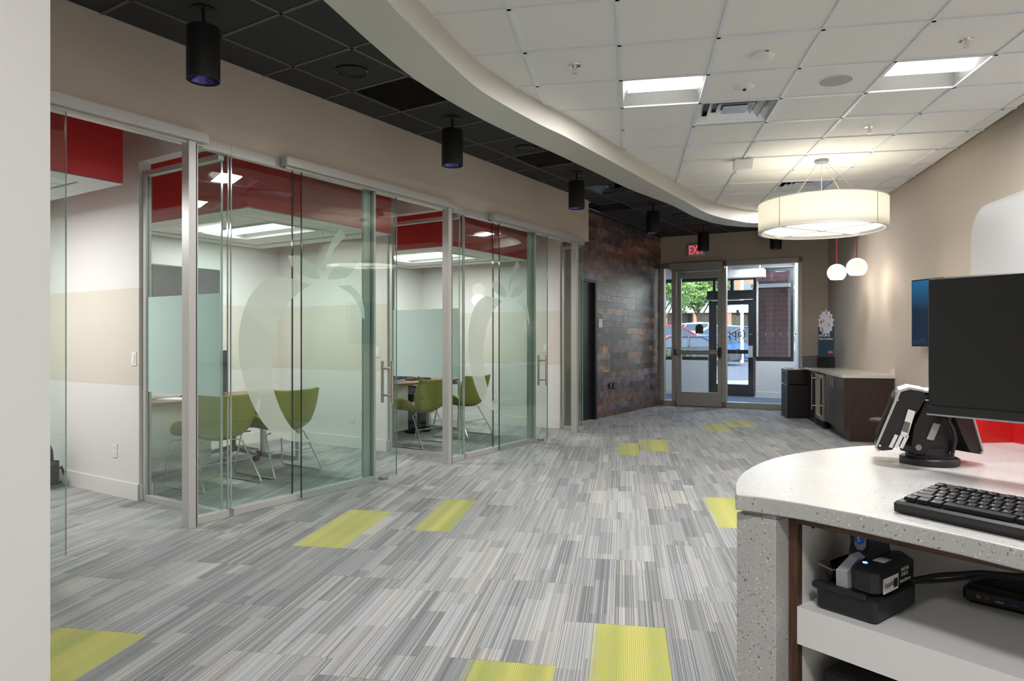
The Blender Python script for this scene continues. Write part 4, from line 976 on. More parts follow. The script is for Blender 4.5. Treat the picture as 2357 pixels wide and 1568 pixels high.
def tree(label, px, Zc, h, r, zc, n=2200):
    X = (px-CX)/F*Zc; t_ = thing('shade_tree', label, 'tree', (X, Zc, 0.3), 0, 'trees across the parking lot')
    tr = MB().tube([(0, 0, 0), (.05, 0, h*.3), (0, .05, h*.55), (.1, 0, h*.8)], .16, 8)
    for a in range(5): tr.tube([(0, 0, h*.35+a*.25), (math.cos(a*2.1)*r*.35, math.sin(a*2.1)*r*.3, h*.6+a*.2), (math.cos(a*2.1)*r*.6, math.sin(a*2.1)*r*.5, h*.8)], .06, 6)
    link('trunk', tr, M['bark'], t_, smooth=True)
    m_ = MB(); blobs = []
    for i in range(22):
        a = R.uniform(0, 2*PI); q = R.uniform(.1, .85)*r; blobs.append((q*math.cos(a), q*math.sin(a)*.8, zc+R.uniform(-1, 1)*h*.25, R.uniform(.28, .5)*r*.8))
    vs = []; fs = []
    for i in range(n):
        b_ = R.choice(blobs); d = Vector((R.gauss(0, 1), R.gauss(0, 1), R.gauss(0, 1))).normalized()*b_[3]*R.uniform(.6, 1.05); c = Vector(b_[:3])+Vector((d.x, d.y, d.z*.75))
        u_ = Vector((R.gauss(0, 1), R.gauss(0, 1), R.gauss(0, 1))).normalized(); v_ = u_.orthogonal().normalized(); s_ = R.uniform(.10, .20)
        k_ = len(vs); vs += [tuple(c+u_*s_), tuple(c+v_*s_*.7), tuple(c-u_*s_), tuple(c-v_*s_*.7)]; fs.append((k_, k_+1, k_+2, k_+3))
    m_.add(vs, fs); tag(link('foliage', m_, M['leaf'], t_), kind='stuff')
tree('leafy tree with forked trunk seen through the entrance door', 1607, 60, 7.2, 3.0, 5.5, 3500)
tree('leafy tree left of the entrance door, partly cut off', 1528, 56, 7.0, 2.6, 4.6, 3000)
tree('green tree seen between outer door and brick pillar', 1655, 66, 8, 2.2, 6.6, 2500)
tree('bright green tree right of the brick pillar', 1820, 56, 8.0, 2.0, 4.2, 2500)
def bush(label, px, Zc, z, w_, h_):
    X = (px-CX)/F*Zc; t_ = thing('hedge', label, 'hedge', (X, Zc, z), 0, 'hedges in the parking lot'); m_ = MB(); vs = []; fs = []
    for i in range(900):
        c = Vector((R.uniform(-w_, w_), R.uniform(-.4, .4), R.uniform(0, 1)**.6*h_)); u_ = Vector((R.gauss(0, 1), R.gauss(0, 1), R.gauss(0, 1))).normalized(); v_ = u_.orthogonal().normalized(); s_ = .09
        k_ = len(vs); vs += [tuple(c+u_*s_), tuple(c+v_*s_), tuple(c-u_*s_), tuple(c-v_*s_)]; fs.append((k_, k_+1, k_+2, k_+3))
    m_.add(vs, fs); tag(link('leaves', m_, M['hedge'], t_), kind='stuff'); link('core', MB().sph((0, 0, h_*.45), w_*.95, .35, h_*.5), M['hedge'], t_)
bush('dark hedge at the left of the entrance door, far', 1533, 50, .8, 1.4, 1.4); bush('dark bush outside the left vestibule window', 1536, 22, 0, .8, .95)
# brick buildings across the lot
bd = thing('brick_building', 'long orange brick building with shop canopy across the lot', 'building', (6, 82, 1.0), -.10)
link('brick_walls', MB().box(-6, 60, 0, 10, 0, 9.0), M['brick'], bd)
link('gable', MB().prism_y([(29.5, 9), (39, 9), (34.3, 11.2)], -.1, 4), M['brick'], bd)
gm = mat('far_window_glass', (.10, .15, .17), .1)
for i in range(22):
    for z in (5.3,):
        x = 12+i*1.75; o = link('window', MB().box(x-.45, x+.45, -.12, -.02, z, z+1.4), gm, bd)
for i in range(22):
    x = 12+i*1.75; link('window', MB().box(x-.45, x+.45, -.12, -.02, 7.3, 8.5), gm, bd)
link('canopy', MB().box(8, 50, -3.0, -.1, 3.3, 4.1), M['white_lam'], bd)
sl_ = MB().loft([[(8, -3.0, 4.1), (50, -3.0, 4.1), (50, -2.9, 4.1), (8, -2.9, 4.1)], [(8, -.2, 5.1), (50, -.2, 5.1), (50, -.1, 5.1), (8, -.1, 5.1)]]); link('sloped_roof', sl_, mat('green_roof', (.16, .22, .22), .6), bd)
link('shop_glass', MB().box(8, 50, -.6, -.1, .0, 3.2), mat('dark_shop_front', (.03, .035, .04), .2), bd)
for i in range(12): link('pier', MB().box(9+i*3.5, 9.6+i*3.5, -2.9, -2.2, -.5, 3.3), M['brick'], bd)
lp = thing('light_pole', 'pale light pole beyond the outer door', 'pole', ((1708-CX)/F*36, 36, 0)); link('pole', MB().lathe([(.09, 0), (.07, 9)], n=12), M['beige_cap'], lp, smooth=True)

# ------------------------------------------------------------------ ceiling fittings
M['troff'] = mat('troffer_reflector', (.50, .50, .49), .6)
def troffer(ci_, label, en_=42):
    a, b = -.08+.61*(ci_[0]+.5), 4.51+.61*(ci_[1]+.5); x, y = GW(a, b)
    t_ = thing('ceiling_light', label, 'ceiling light', (x, y, ZW), -TG, 'square troffers in the white ceiling')
    h_ = .293
    rf = MB(); rf.loft([[(-h_, -h_, 0), (h_, -h_, 0), (h_, h_, 0), (-h_, h_, 0)], [(-h_+.03, -h_+.07, .08), (h_-.03, -h_+.07, .08), (h_-.03, h_-.07, .08), (-h_+.03, h_-.07, .08)]], cap=False); rf.box(-h_, h_, -h_, h_, .081, .085)
    link('reflector', rf, M['troff'], t_)
    n = 8; prof = [(-.17+.30*i/n, .07-.066*math.sin(PI*i/n)) for i in range(n+1)]; df = MB()
    df.loft([[(-.26, y_, z) for y_, z in prof], [(.26, y_, z) for y_, z in prof]], cap=True, close=True)
    link('diffuser', df, M['led'], t_, smooth=True)
    area((x-GD[0]*.02, y-GD[1]*.02, ZW-.001), .52, .24, en_, rz=-TG, name='troffer_lamp')
troffer(TRO[0], 'bright square troffer light above the square air diffuser')
troffer(TRO[1], 'bright square troffer light at the upper right')
troffer(FT, 'added troffer light hidden behind the drum pendant, brightening the entry', 14)
for i, c in enumerate(far_tro): troffer(c, ['added troffer light left behind the camera', 'added troffer light above the camera', 'added troffer light right behind the camera', 'added troffer light far behind the camera', 'added troffer light at right beside the camera', 'added troffer light far left behind the camera', 'added troffer light above the teller side'][i])
def diffuser4(ci_, label):
    a, b = -.08+.61*(ci_[0]+.5), 4.51+.61*(ci_[1]+.5); x, y = GW(a, b)
    t_ = thing('air_diffuser', label, 'vent', (x, y, ZW), -TG, 'square chrome air diffusers')
    link('plenum', MB().box(-.29, .29, -.29, .29, .10, .11), M['grey_plastic'], t_); link('duct_opening', MB().cyl((0, 0, .09), (0, 0, .10), .15, 24), M['black'], t_)
    for h_, z0, z1, i_ in ((.292, .0, .055, .05), (.215, .012, .06, .045), (.145, .022, .055, .04)):
        m_ = MB(); m_.loft([[(-h_, -h_, z0), (h_, -h_, z0), (h_, h_, z0), (-h_, h_, z0)], [(-h_+i_*.35, -h_+i_*.35, z0+.015), (h_-i_*.35, -h_+i_*.35, z0+.015), (h_-i_*.35, h_-i_*.35, z0+.015), (-h_+i_*.35, h_-i_*.35, z0+.015)], [(-h_+i_, -h_+i_, z1), (h_-i_, -h_+i_, z1), (h_-i_, h_-i_, z1), (-h_+i_, h_-i_, z1)]], cap=False)
        link('diffuser_cone', m_, M['diff'], t_, solid=.002)
    link('centre_plate', MB().loft([[(-.10, -.10, .02), (.10, -.10, .02), (.10, .10, .02), (-.10, .10, .02)], [(-.06, -.06, .035), (.06, -.06, .035), (.06, .06, .035), (-.06, .06, .035)]]), M['diff'], t_)
M['diff'] = mat('polished_diffuser_metal', (.82, .84, .88), .25, .55)
diffuser4(VEN[0], 'square chrome air diffuser below the near troffer light'); diffuser4(VEN[1], 'square chrome air diffuser behind the drum pendant cables')
def at_c(px, py, z=ZW): p = P(px, py, z); return (p[0], p[1], z)
def lathe_thing(name, label, cat, px, py, prof, m_, z=ZW, pn='body', group=None):
    t_ = thing(name, label, cat, at_c(px, py, z), 0, group); link(pn, MB().lathe(prof, n=28), m_, t_, smooth=True); return t_
t_ = lathe_thing('occupancy_sensor', 'round white ceiling sensor above the smoke disc', 'sensor', 1756, 124, [(.075, 0), (.075, -.018), (.06, -.035), (.03, -.043), (.005, -.045)], M['white_plastic'])
link('sensor_slot', MB().box(-.01, .01, -.077, -.07, -.014, -.008), M['black'], t_)
t_ = lathe_thing('dome_camera', 'small white domed disc with dark lens in the ceiling', 'camera', 1713, 199, [(.075, 0), (.07, -.008), (.04, -.022), (.005, -.024)], M['white_plastic']); link('lens', MB().sph((0, -.005, -.022), .015), M['black_gloss'], t_, smooth=True)
t_ = lathe_thing('ceiling_speaker', 'round grey flush speaker grille in the white ceiling', 'speaker', 1924, 184, [(.12, 0), (.12, -.006), (.11, -.008), (.005, -.008)], M['white_plastic'], pn='bezel'); link('grille', MB().lathe([(.112, -.008), (.005, -.0095)], n=28), mat('speaker_mesh', (.42, .42, .42), .6), t_)
for (px, py), l in (((1323, 150), 'chrome sprinkler head near the curved soffit'), ((2224, 92), 'chrome sprinkler head above the right troffer light'), ((2001, 292), 'chrome sprinkler head above the drum pendant')):
    t_ = lathe_thing('fire_sprinkler', l, 'sprinkler', px, py, [(.042, 0), (.040, -.006), (.018, -.010), (.010, -.008)], M['chrome'], pn='escutcheon', group='sprinkler heads in the white ceiling')
    link('nozzle', MB().cyl((0, 0, 0), (0, 0, -.03), .008).tube([(.012, 0, -.02), (.012, 0, -.04), (0, 0, -.055)], .003, 6).tube([(-.012, 0, -.02), (-.012, 0, -.04), (0, 0, -.055)], .003, 6), M['chrome'], t_, smooth=True)
    link('deflector', MB().cyl((0, 0, -.056), (0, 0, -.059), .018, 16), M['chrome'], t_)
for k, (s_, v_) in enumerate(((1.3, 1.9),)):
    for kk in (0, 1):
        t_ = thing('fire_sprinkler', ('chrome sprinkler head in the middle office canopy', 'chrome sprinkler head in the far office canopy')[kk], 'sprinkler', off_loc(kk, 2.12, 1.3, 2.462), 0, 'sprinkler heads in the office canopies')
        link('escutcheon', MB().lathe([(.035, -.002), (.03, -.008), (.005, -.01)], n=20), M['chrome'], t_); link('nozzle', MB().cyl((0, 0, -.005), (0, 0, -.05), .007), M['chrome'], t_)
t_ = thing('wireless_access_point', 'small white wedge-shaped box hanging from the ceiling grid', 'access point', at_c(1710, 366), -TG); link('mount', MB().box(-.07, .07, -.05, .05, -.02, 0), M['black'], t_)
link('cover', MB().prism_x([(-.08, -.02), (.07, -.02), (.09, -.10), (-.02, -.10)], -.09, .09), M['white_plastic'], t_)
for i, (px, py) in enumerate(((810, 163), (1210, 340), (1427, 434), (1565, 495))):
    t_ = thing('ceiling_speaker', ('nearest', 'second nearest', 'third nearest', 'farthest')[i]+' round black speaker in the black ceiling', 'speaker', at_c(px, py, ZB), 0, 'black speakers in the black ceiling')
    link('bezel', MB().lathe([(.125, 0), (.125, -.010), (.115, -.014), (.110, -.008)], n=30, cap=False), M['black_gloss'], t_, smooth=True); link('grille', MB().lathe([(.112, -.007), (.005, -.009)], n=30), M['black_metal'], t_)
blue_in = mat('violet_reflector', (.10, .10, .35), .15, .9)
def cyl_light(label, x, y, r=.098):
    t_ = thing('cylinder_pendant', label, 'pendant light', (x, y, ZB), 0, 'black cylinder pendants')
    link('canopy', MB().lathe([(.072, 0), (.072, -.012), (.01, -.014)], n=28), M['black_metal'], t_, smooth=True)
    link('stem', MB().cyl((0, 0, -.01), (0, 0, -.13), .010), M['black_metal'], t_, smooth=True)
    link('cylinder', MB().lathe([(.01, -.12), (r-.004, -.12), (r, -.125), (r, -.445), (r-.004, -.447), (r-.008, -.43), (r-.012, -.40)], n=36, cap=False), M['cylmat'], t_, smooth=True)
    link('reflector', MB().lathe([(r-.011, -.435), (.06, -.36), (.02, -.34), (.002, -.34)], n=30, cap=False), blue_in, t_, smooth=True)
M['cylmat'] = mat('matt_black_cylinder', (.014, .014, .015), .55)
cl = [P(468, 20, ZB), P(1041, 270, ZB), P(1327, 396, ZB), P(1503, 469, ZB), P(1619, 520, ZB)]
for p, l in zip(cl, ('nearest black cylinder pendant, at the upper left', 'second black cylinder pendant, above the middle of the tan wall band', 'third black cylinder pendant, at the end of the tan wall band', 'fourth black cylinder pendant, in front of the wood wall', 'fifth black cylinder pendant, overlapping the exit sign')): cyl_light(l, *p)
cyl_light('black cylinder pendant peeking out below the drum shade', (1786-CX)/F*12.2, 12.2)

# drum pendant
def shade_mat():
    m = bpy.data.materials.new('linen_shade'); m.use_nodes = True; t = m.node_tree; t.nodes.clear()
    tc = N(t, 'ShaderNodeTexCoord'); mp = N(t, 'ShaderNodeMapping'); mp.inputs['Scale'].default_value = (60, 60, 8); t.links.new(tc.outputs['Object'], mp.inputs[0])
    n = N(t, 'ShaderNodeTexNoise'); n.inputs['Scale'].default_value = 3; t.links.new(mp.outputs[0], n.inputs[0])
    c = mixc(t, n.outputs[0], (.74, .70, .64), (.84, .81, .76))
    di = N(t, 'ShaderNodeBsdfDiffuse'); tl = N(t, 'ShaderNodeBsdfTranslucent'); t.links.new(c, di.inputs[0]); t.links.new(c, tl.inputs[0])
    mx = N(t, 'ShaderNodeMixShader'); mx.inputs[0].default_value = .5; o = N(t, 'ShaderNodeOutputMaterial'); t.links.new(di.outputs[0], mx.inputs[1]); t.links.new(tl.outputs[0], mx.inputs[2]); t.links.new(mx.outputs[0], o.inputs[0]); return m
M['shade'] = shade_mat()
dc = P(1891, 368, ZW); r = .625
dp = thing('drum_pendant', 'large round drum pendant with linen shade on four cables', 'pendant light', (dc[0], dc[1], ZW), .3)
cn = link('canopy', MB().lathe([(.07, 0), (.07, -.03), (.01, -.032)], n=24), M['grey_plastic'], dp, smooth=True)
zb_, zt_ = -.752, -.442
link('fabric_shade', MB().lathe([(r, zb_), (r, zt_)], n=72, cap=False), M['shade'], dp, smooth=True)
link('bottom_rim', MB().lathe([(r+.002, zb_), (r+.002, zb_+.012), (r-.03, zb_+.012), (r-.03, zb_), (r+.002, zb_)], n=72, cap=False), M['white_plastic'], dp, smooth=True)
link('top_rim', MB().lathe([(r+.002, zt_-.01), (r+.002, zt_), (r-.01, zt_), (r-.01, zt_-.01), (r+.002, zt_-.01)], n=72, cap=False), M['white_plastic'], dp, smooth=True)
for a in [math.radians(q) for q in (-170, -80, 10, 100)]:
    link('seam', MB().cyl((math.cos(a)*(r+.002), math.sin(a)*(r+.002), zb_), (math.cos(a)*(r+.002), math.sin(a)*(r+.002), zt_), .003, 6), M['taupe'], dp)
    link('cable', MB().cyl((math.cos(a)*.05, math.sin(a)*.05, -.03), (math.cos(a)*(r-.2), math.sin(a)*(r-.2), zt_+.0), .0022, 6), M['steel'], dp)
link('centre_cord', MB().cyl((0, 0, -.03), (0, 0, zt_-.05), .004, 6), M['white_plastic'], dp)
for a in (math.radians(-170), math.radians(-80)): link('cross_bar', MB().box(-r+.02, r-.02, -.014, .014, zb_, zb_+.01), M['base'], dp).rotation_euler = (0, 0, a)
dfm = mat('drum_diffuser', (.8, .78, .72), .5, emit=((1, .94, .84), .75))
link('diffuser', MB().lathe([(r-.06, zb_+.03), (.005, zb_+.03)], n=60), dfm, dp)
link('diffuser_rim', MB().lathe([(r-.03, zb_+.005), (r-.06, zb_+.03)], n=60, cap=False), M['white_plastic'], dp)
for a in (0, 1.57, 3.14, 4.71):
    l = bpy.data.lights.new('drum_bulb', 'POINT'); l.energy = .6; l.color = (1, .92, .82); l.shadow_soft_size = .05
    o = bpy.data.objects.new('drum_bulb', l); COL.objects.link(o); o.location = (dc[0]+.3*math.cos(a), dc[1]+.3*math.sin(a), ZW-.59)
gm_ = mat('opal_globe', (.85, .80, .75), .25, emit=((1, .86, .76), .62))
cordm = mat('red_cord', (.35, .03, .03), .6)
for (px, py, Zc, rr, l) in ((1926, 628, 9.9, .128, 'left white glass globe pendant on red cord'), (1972, 616, 9.1, .128, 'right white glass globe pendant on red cord')):
    x = (px-CX)/F*Zc; z = H+(CY-py)*Zc/F
    t_ = thing('globe_pendant', l, 'pendant light', (x, Zc, z), 0, 'globe pendants over the coffee bar')
    link('globe', MB().lathe([(rr*math.cos(q), rr*.98*math.sin(q)) for q in [math.radians(d) for d in (-52, -45, -30, -15, 0, 15, 30, 45, 60, 75, 86)]], n=36), gm_, t_, smooth=True)
    link('cord', MB().cyl((0, 0, rr*.95), (0, 0, ZW-z-.005), .006), cordm, t_); link('canopy', MB().lathe([(.05, ZW-z-.02), (.05, ZW-z)], n=20), M['white_plastic'], t_)
    l_ = bpy.data.lights.new('globe_bulb', 'POINT'); l_.energy = 5; l_.color = (1, .88, .75); l_.shadow_soft_size = .12
    o = bpy.data.objects.new('globe_bulb', l_); COL.objects.link(o); o.location = (x, Zc, z-.2)

# ------------------------------------------------------------------ coffee bar
BA = -math.atan(.2574); BO = Vector((4.40, 8.88, 0))
DB = .575
bar = thing('coffee_bar', 'dark brown cabinet bar with pale stone top against the right wall', 'counter', BO, BA)
link('end_panel', MB().box(0, DB, 0, .02, .12, .81), M['espresso'], bar); link('end_panel_toe', MB().box(.06, DB, .0, .02, 0, .12), M['espresso'], bar)
link('carcass', MB().box(.02, DB, .02, 1.16, .12, .81), M['espresso'], bar); link('toe_kick', MB().box(.07, DB, .02, 1.16, 0, .12), M['espresso'], bar)
for y0, y1, hy in ((.03, .585, .53), (.595, 1.15, .65)):
    dd = link('door', MB().box(0, .018, y0, y1, .13, .80), M['espresso'], bar)
    link('bar_pull', MB().tube([(0, hy, .76), (-.03, hy, .76), (-.03, hy, .66), (0, hy, .66)], .005, 6), M['steel'], dd, smooth=True)
link('far_carcass', MB().box(.0, DB, 1.80, 2.75, .0, .81), M['espresso'], bar)
link('stone_top', MB().box(-.03, DB+.03, -.02, 2.78, .812, .85), M['bar_top'], bar)
link('backsplash', MB().box(DB+.0, DB+.03, -.02, 1.95, .85, .96), M['bar_top'], bar)
fg = thing('beverage_fridge', 'glass-door under-counter fridge with steel handle in the bar', 'fridge', BO, BA)
link('case', MB().box(.05, .09, 1.18, 1.78, .12, .80), M['black'], fg); link('case', MB().box(.09, .55, 1.18, 1.21, .05, .80), M['black'], fg); link('case', MB().box(.09, .55, 1.75, 1.78, .05, .80), M['black'], fg); link('case_back', MB().box(.52, .55, 1.21, 1.75, .05, .80), M['white_lam'], fg)
for z in (.3, .48, .64): link('shelf', MB().box(.1, .5, 1.21, 1.75, z, z+.008), M['alu'], fg)
fd = MB(); fd.box(-.03, .04, 1.19, 1.24, .12, .79); fd.box(-.03, .04, 1.72, 1.77, .12, .79); fd.box(-.03, .04, 1.24, 1.72, .12, .17); fd.box(-.03, .04, 1.24, 1.72, .74, .79)
dd = link('door', fd, M['steel'], fg); link('door_glass', MB().box(0, .01, 1.24, 1.72, .17, .74), glass_mat('fridge_glass', (.55, .6, .63), 1, .15), dd)
link('long_handle', MB().tube([(-.02, 1.70, .72), (-.09, 1.70, .72), (-.09, 1.70, .78), (-.09, 1.70, .24), (-.09, 1.70, .30), (-.02, 1.70, .30)], .008), M['steel'], dd, smooth=True)
gr = MB()
for i in range(6): gr.box(-.01, .03, 1.2, 1.76, .02+i*.016, .028+i*.016)
link('toe_grille', gr, M['black_metal'], fg)
tb = thing('waste_bin', 'tall black waste bin at the end of the bar', 'bin', (4.76, 11.49, 0), math.atan2(.53, .11)-PI/2)
link('cabinet', MB().bbox(0, .42, 0, .54, .02, .55, .006), M['black_metal'], tb); link('lid_section', MB().bbox(0, .42, 0, .54, .56, .80, .006), M['black_metal'], tb); link('top_plate', MB().bbox(-.005, .425, -.005, .545, .80, .815, .003), M['bar_top'], tb)
link('flap_recess', MB().box(-.003, 0, .10, .44, .60, .76), M['black_gloss'], tb); link('plinth', MB().box(-.01, .42, 0, .54, 0, .02), M['black'], tb)
cs = thing('coin_counter', 'black coin counting machine on the far end of the bar', 'machine', BO+Vector((.25, 0, 0)), BA)
cs.location = (5.12, 11.25, .85); link('hopper', MB().prism_x([(0, 0), (.42, 0), (.42, .12), (.30, .19), (.05, .19)], -.20, .16), M['black'], cs); link('sloped_panel', MB().prism_x([(-.02, .0), (.04, .0), (.08, .19), (.05, .19)], -.18, .05), M['dark_metal'], cs)
link('label_strip', MB().box(-.206, -.202, .08, .12, .02, .16), M['paper'], cs)
st = thing('display_stand', 'tall card display reading Self-Service Coin Counter with jagged top', 'sign', (5.22, 11.12, .85), 0)
st.rotation_euler = (0, 0, math.radians(-60))
blue_p = mat('poster_blue', (.035, .07, .11), .4)
link('card_board', MB().box(-.14, .14, 0, .006, .17, .70), blue_p, st)
burst = []
for i in range(28):
    q = 2*PI*i/28; rr = (.17 if i % 2 else .135); burst.append((rr*.85*math.cos(q), .72+rr*1.25*math.sin(q)))
link('burst_top', MB().prism_y(burst, -.004, .008), mat('pale_burst', (.55, .6, .75), .5, var=(30, .3)), st)
om = mat('orange_petals', (.65, .18, .10), .5)
m_ = MB()
for i in range(9): q = R.uniform(0, 2*PI); rr = R.uniform(.04, .13); c = (rr*math.cos(q), .72+rr*1.2*math.sin(q)); link('petal', MB().prism_y([(c[0]-.012, c[1]-.02), (c[0]+.012, c[1]-.02), (c[0]+.008, c[1]+.03), (c[0]-.008, c[1]+.03)], -.006, -.004), om, st)
text('lettering', 'Self-Service\nCoin Counter', .052, M['paper'], st, M4((-.13, -.002, .50), (.85, 0, 0), (0, 0, 1), (0, -1, 0)))
link('logo_block', MB().box(.04, .12, -.003, 0, .23, .27), mat('pink', (.6, .12, .25), .5), st); link('foot', MB().box(-.1, .1, -.06, .08, 0, .17), M['black'], st)

# wall TV and rounded panel
RA = math.atan2(RW[1][1]-RW[0][1], RW[1][0]-RW[0][0])
def on_right(Zc): f = (Zc-5.849)/(9.0-5.849); return (4.412+(5.017-4.412)*f, Zc)
tv = thing('wall_television', 'wall television showing a blue picture behind the monitor', 'television', (4.62, 7.80, 0), 0)
tv.rotation_euler = (0, 0, math.radians(10.5))
def tvbox(l0, l1, o0, o1, z0, z1): return MB().box(-o1, -o0, -l1, -l0, z0, z1)
link('housing', MB().bbox(0, .05, -.73, 0, 1.225, 1.965, .006), M['black'], tv)
link('wall_bracket', MB().box(.05, .13, -.6, -.3, 1.5, 1.75), M['black_metal'], tv)
def tv_mat():
    m = bpy.data.materials.new('tv_picture'); m.use_nodes = True; t = m.node_tree; b = t.nodes['Principled BSDF']; tc = N(t, 'ShaderNodeTexCoord'); sp = N(t, 'ShaderNodeSeparateXYZ'); t.links.new(tc.outputs['Object'], sp.inputs[0])
    g = math_n(t, 'MULTIPLY_ADD', sp.outputs[2], 2.4, -3.9, clamp=True); c = mixc(t, g, (.01, .03, .07), (.02, .22, .50))
    b.inputs['Base Color'].default_value = (.01, .01, .01, 1); b.inputs['Roughness'].default_value = .15; t.links.new(c, b.inputs['Emission Color']); b.inputs['Emission Strength'].default_value = .5; return m
link('picture', MB().box(-.0015, .0, -.715, -.015, 1.24, 1.95), tv_mat(), tv)
text('caption', 'apple', .085, mat('dim_caption', (.05, .06, .09), .4), tv, M4((-.0025, -.03, 1.26), (0, -1, 0), (0, 0, 1), (-1, 0, 0)))
rp = thing('rounded_wall_panel', 'large white panel with rounded corners on the right wall', 'panel', (*on_right(6.66), 0), RA-PI/2)
y1_, z0_, z1_, rc = -2.4, .95, 2.54, .30
def rrect(y0, y1, z0, z1, r_):
    out = []
    for cy_, cz_, a0 in ((y1-r_, z1-r_, 0), (y0+r_, z1-r_, PI/2), (y0+r_, z0+r_, PI), (y1-r_, z0+r_, 1.5*PI)):
        out += [(cy_+r_*math.cos(a0+PI/2*i/8), cz_+r_*math.sin(a0+PI/2*i/8)) for i in range(9)]
    return out
link('board', MB().prism_x(rrect(y1_, 0, z0_, z1_, rc), -.05, -.001), mat('panel_white', (.60, .61, .63), .35), rp)
link('raised_face', MB().prism_x(rrect(y1_+.03, -.03, z0_+.03, z1_-.03, rc-.03), -.055, -.05), mat('panel_face', (.64, .65, .67), .3), rp)  # slightly paler raised face on the board
# round side table
rt = thing('side_table', 'small round brown side table behind the payment terminal', 'table', ((2050-CX)/F*6.5, 6.5, 0)); link('table_top', MB().lathe([(.17, .535), (.18, .545), (.17, .555)], n=36), M['espresso'], rt, smooth=True); link('pedestal', MB().cyl((0, 0, .01), (0, 0, .54), .025).lathe([(.14, 0), (.13, .015), (.02, .02)], n=30), M['alu'], rt, smooth=True)

# ------------------------------------------------------------------ teller counter in front
ZC = .97
back_px = [(1692.3, 1122), (1692.3, 1114.3), (1698.6, 1100), (1714.6, 1084), (1750.4, 1065), (1795, 1050.9), (1848.6, 1041), (1920, 1032), (1991, 1026), (2068, 1022.9)]
front_px = [(1693, 1137.5), (1741, 1143), (1795, 1151), (1848.6, 1159.5), (1902, 1169.6), (1973.6, 1183), (2063, 1201.8), (2212, 1232.5), (2357, 1266)]
fp = [P(x, y, ZC) for x, y in front_px]; bp2 = [P(x, y, ZC) for x, y in back_px]
fd_ = Vector((fp[-1][0]-fp[1][0], fp[-1][1]-fp[1][1])).normalized()
endf = (fp[-1][0]+fd_.x*.5, fp[-1][1]+fd_.y*.5)
poly = fp+[endf, (1.9, .9), (1.70, 2.25)]+list(reversed(smooth_curve(bp2, 4)))
tc_ = thing('teller_counter', 'speckled white quartz teller counter with open shelves', 'counter', (0, 0, 0))
o = link('quartz_top', MB().prism(poly, ZC-.034, ZC), M['quartz'], tc_)
md = o.modifiers.new('bev', 'BEVEL'); md.width = .003; md.segments = 2; md.limit_method = 'ANGLE'
A = Vector((fp[1][0], fp[1][1], 0)); CA = math.atan2(fd_.y, fd_.x)
nx_ = Vector((-fd_.y, fd_.x))   # away from the camera
def CL(px, off):   # local x along the front (from A) of the point seen at column px on the plane set back by off
    ox, oy = A.x+nx_.x*off, A.y+nx_.y*off; k = (px-CX)/F; return (k*oy-ox)/(fd_.x-k*fd_.y)
lx0, lx1 = CL(1693, .012), CL(1785, .012)
def cpart(name, mb_, m_, par=None):
    if par is None:
        o_ = link(name, mb_, m_, tc_); o_.location = A; o_.rotation_euler = (0, 0, CA); return o_
    return link(name, mb_, m_, par)
cpart('quartz_leg', MB().bbox(lx0+.002, lx1, .012, .6, 0, ZC-.046, .002), M['quartz']); cpart('leg_shim', MB().box(lx0+.012, lx1-.004, .02, .5, ZC-.046, ZC-.034), M['quartz'])
wx0, wx1 = CL(1813, .062), CL(1836, .062); RX = 1.3
cpart('wood_stile', MB().box(lx1-.0, wx0, .066, .5, 0, ZC-.036), M['quartz']); cpart('wood_stile', MB().box(wx0, wx1, .062, .08, 0, ZC-.035), M['walnut'])
cpart('wood_rail', MB().box(wx1, RX, .058, .078, ZC-.054, ZC-.035), M['walnut_h'])
cpart('inner_side', MB().box(wx0+.004, wx1, .08, .60, 0, ZC-.036), M['white_lam']); cpart('inner_back', MB().box(wx1, RX, .44, .46, 0, ZC-.036), M['white_lam'])
zs = .742
cpart('shelf', MB().box(wx1, RX, .078, .44, zs-.02, zs), M['white_lam']); cpart('shelf_apron', MB().box(wx1, RX, .060, .078, zs-.078, zs), M['white_lam']); cpart('floor_panel', MB().box(wx1, RX, .08, .44, .06, .08), M['white_lam'])
cpart('shelf_pin', MB().cyl((wx1, .12, .90), (wx1+.004, .12, .90), .0045, 10), M['black'])
# red screen
rs = thing('red_screen', 'glossy red desk screen on the far edge of the teller counter', 'screen', (0, 0, ZC))
q0 = Vector(P(2165, 1020, ZC)); q1 = Vector((1.655, 2.24)); q2 = Vector((1.60, 1.95))
for a_, b_ in ((q0, q1), (q1, Vector((1.69, .95)))):
    d = (b_-a_); l = d.length; n_ = Vector((-d.y, d.x))/l*.009
    link('panel', MB().prism([tuple(a_-n_), tuple(b_-n_), tuple(b_+n_), tuple(a_+n_)], 0, .26), M['red_gloss'], rs)
# monitor
mon = thing('computer_monitor', 'large black monitor on the teller counter at the right edge', 'monitor', (1.087, 1.766, 0), math.atan2(-.189, .102))
link('housing', MB().bbox(-.0, .54, .0, .035, 1.113, 1.455, .004), M['monitor'], mon)
link('screen', MB().box(.007, .533, -.0012, 0.0, 1.136, 1.449), M['monitor'], mon); link('bottom_bezel', MB().bbox(0, .54, -.006, 0.0, 1.113, 1.134, .002), M['black'], mon)
link('chin_edge', MB().box(0.0, .54, -.004, .03, 1.109, 1.113), M['grey_plastic'], mon)
link('stand_neck', MB().box(.36, .42, .035, .06, ZC+.01, 1.3), M['black'], mon); link('stand_foot', MB().bbox(.29, .49, -.02, .17, ZC, ZC+.012, .004), M['black'], mon)
